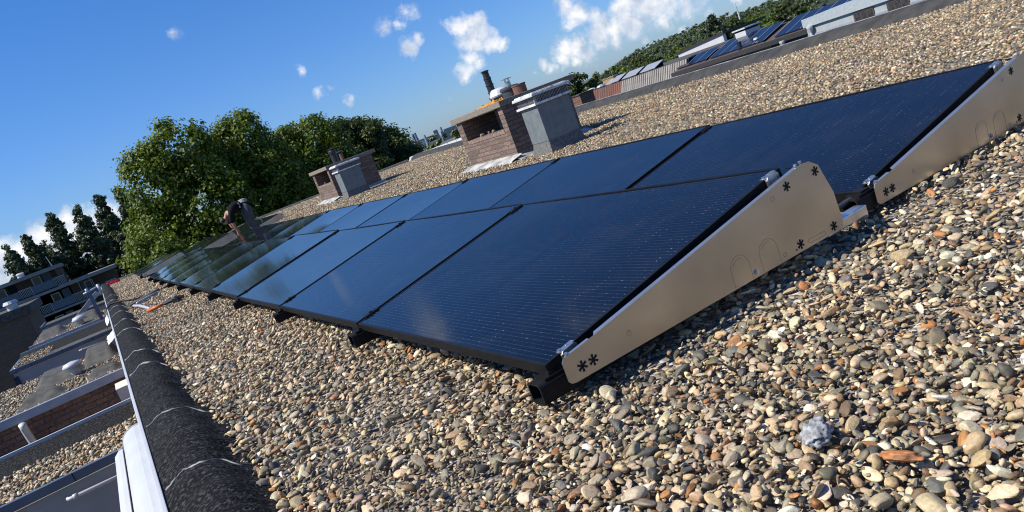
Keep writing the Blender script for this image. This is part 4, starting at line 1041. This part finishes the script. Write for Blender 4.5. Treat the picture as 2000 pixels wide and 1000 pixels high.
def poplar(label, az, topel, dist, lean, w, seed, n=9000):
    rng = np.random.default_rng(seed); top = CAM[2] + dist * math.tan(R(topel)); h = top + 9.2
    lobes = []
    for k in range(20):
        f = k / 19; z = top - .5 - f * h * .74; ww = w * (.34 + .66 * min(1, f * 2.4)) * (1.05 if f < .7 else 1.2)
        for q in range(2): lobes.append((rng.normal(0, ww * .2), rng.normal(0, ww * .2), z, ww * .55, ww * .55, h * .06, .3 + ww))
    t = tree('poplar_tree', label, 'slender poplars behind the apartment block', az, dist, lobes, int(n * 1.7), .30, GREEN_P, M['needle'], seed, clump=.46, up=.1, per=45, shell=.35)
    return t
GP = [(-3.9, 2.75, 120, 2.1, 'dark poplar cut by the left edge of the picture'), (-2.75, 3.15, 122, 1.9, 'ragged poplar, second from the left edge'), (-2.0, 2.3, 128, 1.2, 'thin sparse poplar between two denser poplars'),
      (-.95, 3.75, 124, 2.2, 'dense poplar, tallest one left of the apartment stair end'), (.50, 3.6, 122, 2.2, 'dense broad poplar right of the upper apartment floor'), (1.95, 3.85, 126, 2.1, 'poplar with a notch half way up its right side'), (3.25, 3.9, 128, 2.0, 'poplar partly hidden behind the leftmost broad tree'), (2.4, 1.4, 118, 1.8, 'short dark poplar in the gap beside the leftmost broad tree')]
for i, (az, el, d, w, lb) in enumerate(GP):
    w *= 1.35
    poplar(lb, az, el, d, 0, w, 40 + i, 5000 if i == 2 else 16000)

# ------------------------------------------------------------------ apartment block with galleries
def apartments():
    t = thing('apartment_block', 'dark brick apartment block with blue gallery railings and grey roof edges', 'building', (0, 107, 0))
    grey = mat('grey_roof_edge', (.24, .24, .25), (.19, .19, .2), rough=.7, scale=2); blue = mat('blue_railing', (.08, .105, .14), (.10, .13, .165), rough=.6, scale=3)
    frame = mat('pale_window_frame', (.62, .62, .6), (.5, .5, .48), rough=.6); pane = mat('dark_pane', (.012, .015, .02), (.03, .035, .045), rough=.1)
    bars = mat('pale_bars', (.5, .51, .52), (.42, .43, .44), rough=.5); white = M['white_metal']
    b = MB(); b.box(-24, 1.4, -9.2, -4.45, 9, 2.1); b.box(-24, 1.4, -9.2, 1.0, 9.02, -.45); b.build('wall', M['brick_far'], t)
    b = MB(); b.box(-24, -.2, 2.0, -4.2, 9.2, 2.42); b.build('roof_edge', grey, t)
    b = MB(); b.box(-24, -.2, -.45, -5.5, 9.2, -.12); b.box(-5.5, -.2, -.45, 1.25, 9.3, -.02); b.build('roof_edge', grey, t)
    b = MB(); b.box(-5.1, .1, -.02, -4.45, 1.35, 2.0); b.build('wing_wall', M['brick_far'], t)
    for z in (-2.98, -5.7):
        b = MB(); b.box(-24, -.15, z, 1.1, 1.4, z + .24); b.build('gallery_slab', grey, t)
    for fz, xa, xb, off in ((-.1, -23.5, -5.2, 0), (-2.74, -23.5, .8, 1.1), (-5.46, -23.5, .8, .4)):
        x = xa + off; k = 0
        while x < xb - 1:
            w = b = MB(); b.box(x, 1.33, fz + .95, x + 1.0, 1.4, fz + 2.0); wo = b.build('window', frame, t)
            b = MB(); b.box(x + .12, 1.30, fz + 1.05, x + .88, 1.328, fz + 1.9); b.build('pane', pane, wo)
            b = MB(); b.box(x + 1.25, 1.34, fz + .02, x + 2.15, 1.41, fz + 2.1); b.build('door', [M['hole'], blue, M['brick_far']][k % 3], t)
            b = MB(); b.box(x - .3, -.08, fz + .12, x + 2.2, -.05, fz + 1.05); b.build('railing_panel', blue, t)
            b = MB()
            for q in range(8): b.box(x + 2.25 + q * .16, -.09, fz + .1, x + 2.29 + q * .16, -.05, fz + 1.05)
            b.box(x + 2.2, -.1, fz + 1.05, x + 3.5, -.04, fz + 1.1); b.build('railing_bars', bars, t)
            b = MB(); b.box(x - .37, -.1, fz, x - .31, -.04, fz + 1.15); b.build('post', bars, t)
            x += 3.9; k += 1
    b = MB(); b.box(-4.6, -.12, -2.74, -2.6, -.1, -1.65)
    b = MB()
    for q in range(9): b.box(-3.3 + q * .02, .2 + q * .02, -2.6 + q * .24, -2.3, .5 + q * .02, -2.54 + q * .24)
    b.box(-3.5, .1, -2.7, -3.4, .2, -.45); b.box(-2.2, .1, -2.7, -2.1, .2, -.45); b.build('stairs', grey, t)
    b = MB(); b.lathe([(.4, 2.42), (.4, 2.8), (.5, 2.85), (.3, 3.0)], (-8.7, 2, 0), 12); b.build('roof_vent', white, t)
    b = MB(); b.tube([(-5.2, 2, 2.4), (-5.35, 2, 3.8)], .05, 6); b.build('mast', M['steel'], t)
apartments()

# ------------------------------------------------------------------ right-hand side: neighbours, trees, hill
def neighbours():
    red = brick_mat('red_tile', (.17, .068, .05), (.12, .048, .036), (.02, .015, .012), bw=.30, rh=9.0, ms=.05)
    grey = brick_mat('grey_tile', (.26, .24, .225), (.19, .175, .165), (.018, .017, .016), bw=.30, rh=9.0, ms=.055)
    dark = mat('dark_trim_and_shade', (.018, .018, .02), (.03, .03, .032), rough=.6); wall = mat('pale_render', (.34, .37, .385), (.28, .31, .32), rough=.7, scale=1.5)
    brown = mat('brown_tiles', (.10, .062, .05), (.06, .045, .04), rough=.85, scale=3, bump=.8, bscale=8)
    frame = mat('brown_window', (.075, .045, .032), (.05, .03, .022), rough=.6); pane = mat('window_pane', (.02, .022, .026), (.05, .05, .055), rough=.12)
    blue = bpy.data.materials.new('far_solar_cells'); blue.use_nodes = True
    nt = blue.node_tree; bs = nt.nodes['Principled BSDF']; bs.inputs['Roughness'].default_value = .18
    uv = nt.nodes.new('ShaderNodeTexCoord'); br = nt.nodes.new('ShaderNodeTexBrick'); br.inputs['Scale'].default_value = 1; br.offset = 0
    br.inputs['Brick Width'].default_value = .16; br.inputs['Row Height'].default_value = .16; br.inputs['Mortar Size'].default_value = .004
    br.inputs['Color1'].default_value = (.005, .009, .024, 1); br.inputs['Color2'].default_value = (.007, .012, .030, 1); br.inputs['Mortar'].default_value = (.03, .036, .055, 1)
    nt.links.new(uv.outputs['Object'], br.inputs['Vector']); nt.links.new(br.outputs['Color'], bs.inputs['Base Color'])
    # tile-fringed flat block
    t = thing('tiled_block', 'long low building with ribbed red and grey tile fringe beyond the parapet', 'building', (45, 0, 0))
    b = MB(); b.box(.3, 47.5, -9.2, 12, 63.5, -1.1); b.build('wall', M['brick_far'], t)
    sl = lambda y0, y1: [(0, y0, -1.72), (.3, y0, -1.72), (.3, y1, -1.72), (0, y1, -1.72), (.55, y0, -.62), (.8, y0, -.62), (.8, y1, -.62), (.55, y1, -.62)]
    b = MB(); b.hexa(sl(47.4, 56.4)); b.build('tile_fringe', grey, t)
    b = MB(); b.hexa(sl(56.42, 63.6)); o = b.build('tile_fringe', red, t); o['label'] = 'red tile fringe'
    b = MB(); b.box(-.25, 47.3, -1.86, .02, 63.7, -1.73); b.build('gutter', M['coping'], t)
    b = MB(); b.box(.8, 47.4, -.7, 12, 63.6, -.58); b.build('flat_top', M['felt_grey'], t)
    for i, (y, lb) in enumerate(((52.2, 'nearest'), (54.9, 'middle'), (57.6, 'farthest'))):
        o = thing('roof_panel', f'tilted pale blue solar panel above the tile fringe, the {lb} of three', 'solar panel', (46.2, y, -.5), 0, 'panels above the tile fringe')
        b = MB(); b.hexa([(0, 0, 0), (1.2, 0, .42), (1.2, 2.2, .42), (0, 2.2, 0), (0, 0, .04), (1.2, 0, .46), (1.2, 2.2, .46), (0, 2.2, .04)]); b.build('panel_glass', M['coping'], o)
        b = MB(); b.box(1.1, .1, -.08, 1.15, 2.1, .4); b.build('stand', dark, o)
    t = thing('low_brick_chimney', 'small tan brick chimney behind the ribbed tile fringe', 'chimney', (47, 59.2, -.6)); b = MB(); b.box(0, 0, 0, 1.2, 1.8, .62); b.build('brick_wall', brick_mat('tan_brick', (.36, .24, .12), (.3, .19, .1), (.2, .17, .13)), t); b = MB(); b.box(-.05, -.05, .62, 1.25, 1.85, .7); b.build('cap', M['concrete'], t)
    t = thing('brick_stack', 'dark red brick stack with white base right of the large chimney', 'chimney', (15, 20.5, 0))
    b = MB(); b.box(0, 0, -6, .6, .52, .36); b.build('brick_wall', M['brick_red'], t); b = MB(); b.box(-.03, -.03, .36, .63, .55, .40); b.build('cap', M['felt_grey'], t)
    b = MB(); b.box(-.03, -.03, -.24, -.001, .55, -.14); b.build('flashing', M['white_flap'], t)
    for y, z, lb in ((62.5, -.45, 'white skylight dome at the far end of the red tile fringe'), (60.8, -.4, 'bluish skylight dome beside the tan brick chimney')):
        b = MB(); b.lathe([(.35, 0), (.5, .08), (.4, .22), (.1, .3)], (46.5, y, z - .15), 10); tag(b.build('skylight', M['white_metal'] if y > 62 else M['coping'], None), lb, 'skylight')
    # annex flat roof with gravel strip
    t = thing('annex_roof', 'low grey gravel annex roof just beyond the parapet', 'building', (0, 0, 0))
    b = MB(); b.box(26, 40, -9.2, 44.6, 70, -2.0); b.build('wall', M['brick_far'], t)
    b = MB(); b.box(25.9, 39.9, -2.0, 44.6, 70, -1.86); b.build('gravel_top', mat('grey_gravel_roof', (.12, .11, .10), (.26, .24, .21), rough=.95, scale=9, detail=8), t)
    b = MB(); b.box(25.7, 39.9, -2.02, 25.9, 70, -1.8); b.build('roof_edge', M['felt_grey'], t)
    # house with dark panels on a shallow roof
    ya, yb = 22.0, 48.5
    t = thing('panel_house', 'row house with shallow brown roof, dark shade box under the eave and rows of blue solar panels', 'building', (45, 0, 0))
    e0, r0 = -1.35, -.55      # eave, ridge
    b = MB(); b.box(1, ya, -9.2, 8, yb - 1, e0 - .11); b.build('wall', wall, t)
    b = MB(); b.hexa([(-.4, ya, e0 - .1), (8.4, ya, e0 - .1), (8.4, yb, e0 - .1), (-.4, yb, e0 - .1), (-.4, ya, e0), (2.8, ya, r0), (2.8, yb, r0), (-.4, yb, e0)]); b.build('roof', brown, t)
    b = MB(); b.box(-.6, ya, e0 - .3, -.41, yb, e0 + .03); b.build('gutter', dark, t)
    b = MB(); b.box(-.35, ya, e0 - 1.1, .98, 38, e0 - .12); b.build('eave_shade_box', dark, t)  # dark box stands in for the shade on the wall under the eave
    sl = (r0 - e0) / 3.2
    def arr(y0, y1, x0, x1, lb, lift=.16):
        o = thing('roof_array', lb, 'solar panels', (45, 0, 0), 0, 'blue panel arrays on the brown roof')
        zz = lambda x: e0 + sl * (x + .4) + lift
        b = MB(); b.hexa([(x0, y0, zz(x0) - .04), (x1, y0, zz(x1) - .04 + .08), (x1, y1, zz(x1) - .04 + .08), (x0, y1, zz(x0) - .04), (x0, y0, zz(x0)), (x1, y0, zz(x1) + .08), (x1, y1, zz(x1) + .08), (x0, y1, zz(x0))]); b.build('cells', blue, o)
        n = int((y1 - y0) / 1.1); b = MB()
        for k in range(n + 1):
            y = y0 + (y1 - y0) * k / n; dz = .003 + lift
            g = lambda x: e0 + sl * (x + .4) + dz + .08 * (x - x0) / (x1 - x0)
            b.hexa([(x0, y - .02, g(x0)), (x1, y - .02, g(x1)), (x1, y + .02, g(x1)), (x0, y + .02, g(x0)), (x0, y - .02, g(x0) + .012), (x1, y - .02, g(x1) + .012), (x1, y + .02, g(x1) + .012), (x0, y + .02, g(x0) + .012)])
        b.build('grid_lines', M['coping'], o)
        b = MB(); b.box(x0 + .05, y0 + .1, zz(x0) - .35, x0 + .1, y1 - .1, zz(x0) - .05); b.build('rail', brown, o)
    arr(44.7, 48.2, -.1, 1.9, 'lowest left array of blue panels next to the white gable')
    arr(38.6, 44.2, -.2, 2.5, 'second array of blue panels left of the white chimney')
    arr(29.4, 37.6, -.3, 2.6, 'long array of blue panels right of the white chimney')
    arr(22.3, 29.0, -.2, 2.6, 'array of blue panels farthest right on the brown roof')
    t = thing('white_chimney', 'white rendered chimney with flat cap among the blue panels', 'chimney', (47.2, 42.2, -.95))
    b = MB(); b.box(0, 0, -.2, 1.7, 1.1, .86); b.build('stack', M['white_metal'], t); b = MB(); b.box(-.12, -.12, 1.0, 1.82, 1.24, 1.1); b.build('cap', M['white_metal'], t)
    b = MB(); b.box(.02, .02, .86, .2, .2, 1.0); b.box(.02, .9, .86, .2, 1.08, 1.0); b.box(1.45, .05, .86, 1.6, 1.05, 1.0); b.box(.5, .05, .86, .7, 1.05, 1.0); b.build('vent_slot', M['hole'], t)
    b = MB(); b.lathe([(.17, 0), (.17, .3), (.2, .3), (.2, .36), (.16, .36), (.16, .7), (.19, .7), (.19, .76), (.14, .78)], (44.9, 41.0, -1.45), 12); tag(b.build('vent_pipe', M['black_plastic'], None), 'black vent pipe standing in front of the white chimney', 'vent pipe')
    t = thing('mushroom_vent', 'tiny white mushroom vent on the brown roof right of the black pipe', 'vent', (45.4, 39.8, -1.2)); b = MB(); b.lathe([(.07, 0), (.07, .26)], n=10); b.build('stem', M['pipe'], t); b = MB(); b.lathe([(.2, .26), (.16, .38), (.02, .4)], n=10); b.build('cap', M['white_metal'], t)
    t = thing('white_gable', 'white gable wall with dark roof edge behind the first blue array', 'building', (56, 53, 0))
    b = MB(); b.hexa([(0, 0, -9), (.4, 0, -9), (.4, 6.5, -9), (0, 6.5, -9), (0, 0, .12), (.4, 0, .12), (.4, 6.5, -.25), (0, 6.5, -.25)]); b.build('wall', M['white_metal'], t)
    b = MB(); b.hexa([(-.1, -.2, .12), (6, -.2, .12), (6, 6.8, -.25), (-.1, 6.8, -.25), (-.1, -.2, .34), (6, -.2, .34), (6, 6.8, -.03), (-.1, 6.8, -.03)]); b.build('roof', dark, t)
    # pale house with windows
    t = thing('pale_house', 'pale blue grey rendered house with two brown windows above the parapet', 'building', (40, 0, 0))
    b = MB(); b.box(0, 14, -9.2, 4.4, 31, -1.02); b.build('wall', wall, t)
    b = MB(); b.box(-.15, 14, -1.02, 4.4, 31.1, -.52); b.build('fascia', mat('pale_fascia', (.36, .40, .42), (.3, .34, .36), rough=.5), t)
    b = MB(); b.box(-.05, 20.5, -1.6, -.001, 31, -1.5); b.build('band', M['coping'], t)
    for y0, y1 in ((26.4, 27.7), (24.3, 25.6)):
        b = MB(); b.box(-.06, y0, -1.62, -.002, y1, -1.1); w = b.build('window', frame, t)
        for k in range(3):
            a = y0 + .08 + k * (y1 - y0 - .1) / 3; b = MB(); b.box(-.07, a, -1.56, -.0605, a + (y1 - y0 - .1) / 3 - .08, -1.16); b.build('pane', pane, w)
    for y, lb in ((30.6, 'white downpipe hopper at the corner of the pale house'), (36.5, 'white downpipe hopper under the dark eave shade nearest the pale house'), (33.4, 'white downpipe hopper in the middle of the dark eave shade')):
        b = MB(); b.lathe([(.08, -1.5), (.08, -.2), (.2, .1), (.2, .2)], (39.8 if y < 31 else 44.1, y, -1.75 if y > 31 else -1.2), 10); tag(b.build('downpipe', M['white_metal'], None), lb, 'downpipe')
neighbours()

def backdrop():
    # pale hall beyond the far right corner
    t = thing('white_hall', 'large pale hall with ribbed metal roof beyond the roof edge', 'building', (26.5, 58, 0), R(-27))
    ribs = brick_mat('ribbed_roof', (.52, .53, .55), (.47, .48, .5), (.36, .37, .39), bw=.9, rh=60.0, ms=.06)
    b = MB(); b.hexa([(-3.4, -6, -1.95), (7, -6, -1.95), (7, 9, -.35), (-3.4, 9, -.35), (-3.4, -6, -1.85), (7, -6, -1.85), (7, 9, -.25), (-3.4, 9, -.25)]); b.build('roof', ribs, t)
    b = MB(); b.box(-3.3, -5.9, -9.2, 6.9, 8.9, -2.0); b.build('wall', M['grey_wall'], t)
    b = MB(); b.box(-1.4, 3.4, -.82, -.5, 4.2, -.62); b.build('skylight', M['white_metal'], t)
    b = MB(); b.box(4.3, 3.0, -.9, 5.0, 3.6, -.5); b.build('skylight', M['white_metal'], t)
    rng = np.random.default_rng(77)
    G2 = 'trees in front of the hill'
    def P(az, d): return CAM[0] + d * math.sin(R(az)), CAM[1] + d * math.cos(R(az))
    spec = [(35.3, 92, .75, 1.7, 'round green tree between the large duct and the tile fringe', GREEN_D), (37.2, 130, .05, 2.2, 'green tree right of the round tree before the hill', GREEN_D), (38.6, 138, .05, 2.2, 'yellowish tree at the foot of the hill', GREEN_Y),
            (40.2, 128, .1, 2.2, 'dark green tree left of the white gable before the hill', GREEN_D), (41.8, 122, .02, 2.2, 'bushy green tree above the grey tile fringe', GREEN_P), (43.2, 120, .0, 1.9, 'pale green tree close to the white gable', GREEN_Y), (46.9, 96, .28, 1.9, 'leafy dark tree right of the conifer', GREEN_D), (48.5, 90, -.2, 1.6, 'drooping yellow green tree behind the white chimney', GREEN_Y), (50.2, 110, .0, 2.2, 'dark tree at the top right behind the panels', GREEN_D)]
    for i, (az, d, el, w, lb, tn) in enumerate(spec):
        z = CAM[2] + d * math.tan(R(el))
        tree('broad_tree', lb, G2, az, d, [(0, 0, z - w * .8, w * .8, w * .8, w * .8, 2), (-w * .6, 0, z - w * 1.5, w * .8, w * .8, w * .9, 2), (w * .6, 0, z - w * 1.4, w * .8, w * .8, w * .9, 2), (0, 0, z - w * 2.6, w * 1.3, w, w, 2)], 4200, .34, tn, M['leaf'], 100 + i, clump=.6, per=60)
    d, az = 84, 45.75; zt = CAM[2] + d * math.tan(R(.75)); rg = np.random.default_rng(61); lobes = []
    for k in range(10):
        f = k / 9; lobes.append((rg.normal(0, .15), 0, zt - .35 - f * 4.6, .25 + 1.9 * f, .25 + 1.8 * f, .5, .25 + f))
    tree('conifer_tree', 'dark pointed conifer rising beside the white chimney', None, az, d, lobes, 14000, .24, [(.022, .038, .012), (.030, .048, .014), (.044, .058, .016)], M['needle'], 62, clump=.42, per=50, up=.1)
    # distant belt of trees behind the hall
    lob = []
    for az in np.arange(22.0, 31.5, .45):
        dd = 190 + rng.uniform(-15, 15); x, y = P(az, dd); el = -.05 + (az - 23) * -.01 + rng.uniform(-.12, .1); zt = CAM[2] + dd * math.tan(R(el)); lob.append((x, y, zt - 3, 2.4, 2.4, 3, 1)); lob.append((x, y, zt - 7, 2.6, 2.6, 4, 1))
    V, F, C = leaves(lob, 16000, .6, rng, GREEN_D, .9); o = raw_mesh('far_wood', V, F, M['needle'], None, C, smooth=False); tag(o, 'dark belt of distant trees above the pale hall', 'trees', kind='stuff')
    # wooded hill
    ridge = [(30, -1.2), (33, -.8), (36, -.35), (37, -.12), (38.5, .12), (40.5, .52), (42.4, .62), (44.2, .66), (46, .66), (47.6, .45), (49.4, .42), (51, .5), (56, .7), (66, .6)]
    ra = np.array(ridge)
    b = MB(); rows = []
    for az in np.linspace(30, 66, 60):
        el = np.interp(az, ra[:, 0], ra[:, 1]); D = 420; zt = CAM[2] + D * math.tan(R(el)) - 3.0; row = []
        for k in range(10):
            f = k / 9; dd = 250 + (D - 250) * f; x, y = P(az, dd); z = -9.2 + (zt + 9.2) * (math.sin(f * math.pi / 2)); row.append((x, y, z))
        x, y = P(az, 560); row.append((x, y, -9.2)); rows.append(row)
    b.grid(rows); tag(b.build('hill', mat('hill_floor', (.02, .03, .012), (.03, .042, .016), rough=1, scale=.05), None, smooth=True), kind='structure')
    lob = []
    for i in range(900):
        az = rng.uniform(30.5, 64 if i % 3 == 0 else 52); el = np.interp(az, ra[:, 0], ra[:, 1]); D = 420; zt = CAM[2] + D * math.tan(R(el)) - 3.0
        f = rng.uniform(.12, 1.0) ** .8; dd = 250 + (D - 250) * f; x, y = P(az, dd); z = -9.2 + (zt + 9.2) * math.sin(f * math.pi / 2); s = rng.uniform(.8, 1.35)
        lob.append((x, y, z + 1.1 * s, 2.3 * s, 2.3 * s, 1.9 * s, 1))
    V, F, C = leaves(lob, 190000, .55, rng, [(.062, .095, .028), (.080, .112, .034), (.092, .120, .04), (.05, .08, .03)], .95, per=50, shell=.5)
    o = raw_mesh('hill_forest', V, F, M['needle'], None, C, smooth=False); tag(o, 'dense green forest covering the low hill', 'forest', kind='stuff')
    x, y = P(47.42, 300); t = thing('radio_mast', 'thin pale radio mast rising above the wooded hill', 'mast', (x, y, -9.2))
    b = MB(); b.tube([(0, 0, 0), (0, 0, 13)], [.35, .28], 6); b.build('lower_shaft', M['white_metal'], t); b = MB(); b.tube([(0, 0, 13), (-.1, 0, 16)], [.12, .05], 6); b.build('antenna', M['steel'], t)
    # far works, blue haze of distance put into their colours
    blue = mat('far_works_haze', (.20, .27, .34), (.17, .23, .3), rough=.9); dk = mat('far_tower_haze', (.09, .12, .17), (.07, .1, .14), rough=.9)
    for az, el, r, m, lb in ((23.06, .64, 2.2, blue, 'left slim stack of the distant pair of stacks'), (23.24, .66, 2.2, blue, 'right slim stack of the distant pair of stacks'), (25.15, .40, 1.8, blue, 'lone thin distant stack right of the dark tower'), (23.85, .28, 1.6, blue, 'short distant stack between the pair and the tower')):
        x, y = P(az, 900); b = MB(); b.lathe([(r, 0), (r * .75, 9.2 + CAM[2] + 900 * math.tan(R(el)))], (0, 0, 0), 10); o = b.build('factory_stack', m, None, loc=(x, y, -9.2)); tag(o, lb, 'stack')
    x, y = P(24.72, 900); t = thing('factory_tower', 'dark square distant factory tower on the skyline', 'tower', (x, y, -9.2), R(-24))
    b = MB(); b.box(-2.6, -3, 0, 2.6, 3, 15.2); b.build('tower', dk, t); b = MB(); b.box(-2.0, -3.1, 10, .2, -3.01, 11.2); b.build('window', M['white_metal'], t)
    for az, w, el, lb in ((24.05, 14, .07, 'low haze tinted distant factory hall beside the stacks'), (25.9, 12, .16, 'dark low distant building right of the thin stack'), (23.4, 8, .06, 'small haze tinted distant building under the pair of stacks')):
        x, y = P(az, 930); t = thing('factory_hall', lb, 'building', (x, y, -9.2), -R(az)); b = MB(); b.box(-w, -5, 0, w, 5, 9.2 + CAM[2] + 930 * math.tan(R(el)) - 2); b.build('wall', dk if w == 12 else blue, t); b = MB(); b.box(-w * .8, -4, 9.2 + CAM[2] + 930 * math.tan(R(el)) - 2, w * .5, 4, 9.2 + CAM[2] + 930 * math.tan(R(el))); b.build('roof', dk, t)
backdrop()
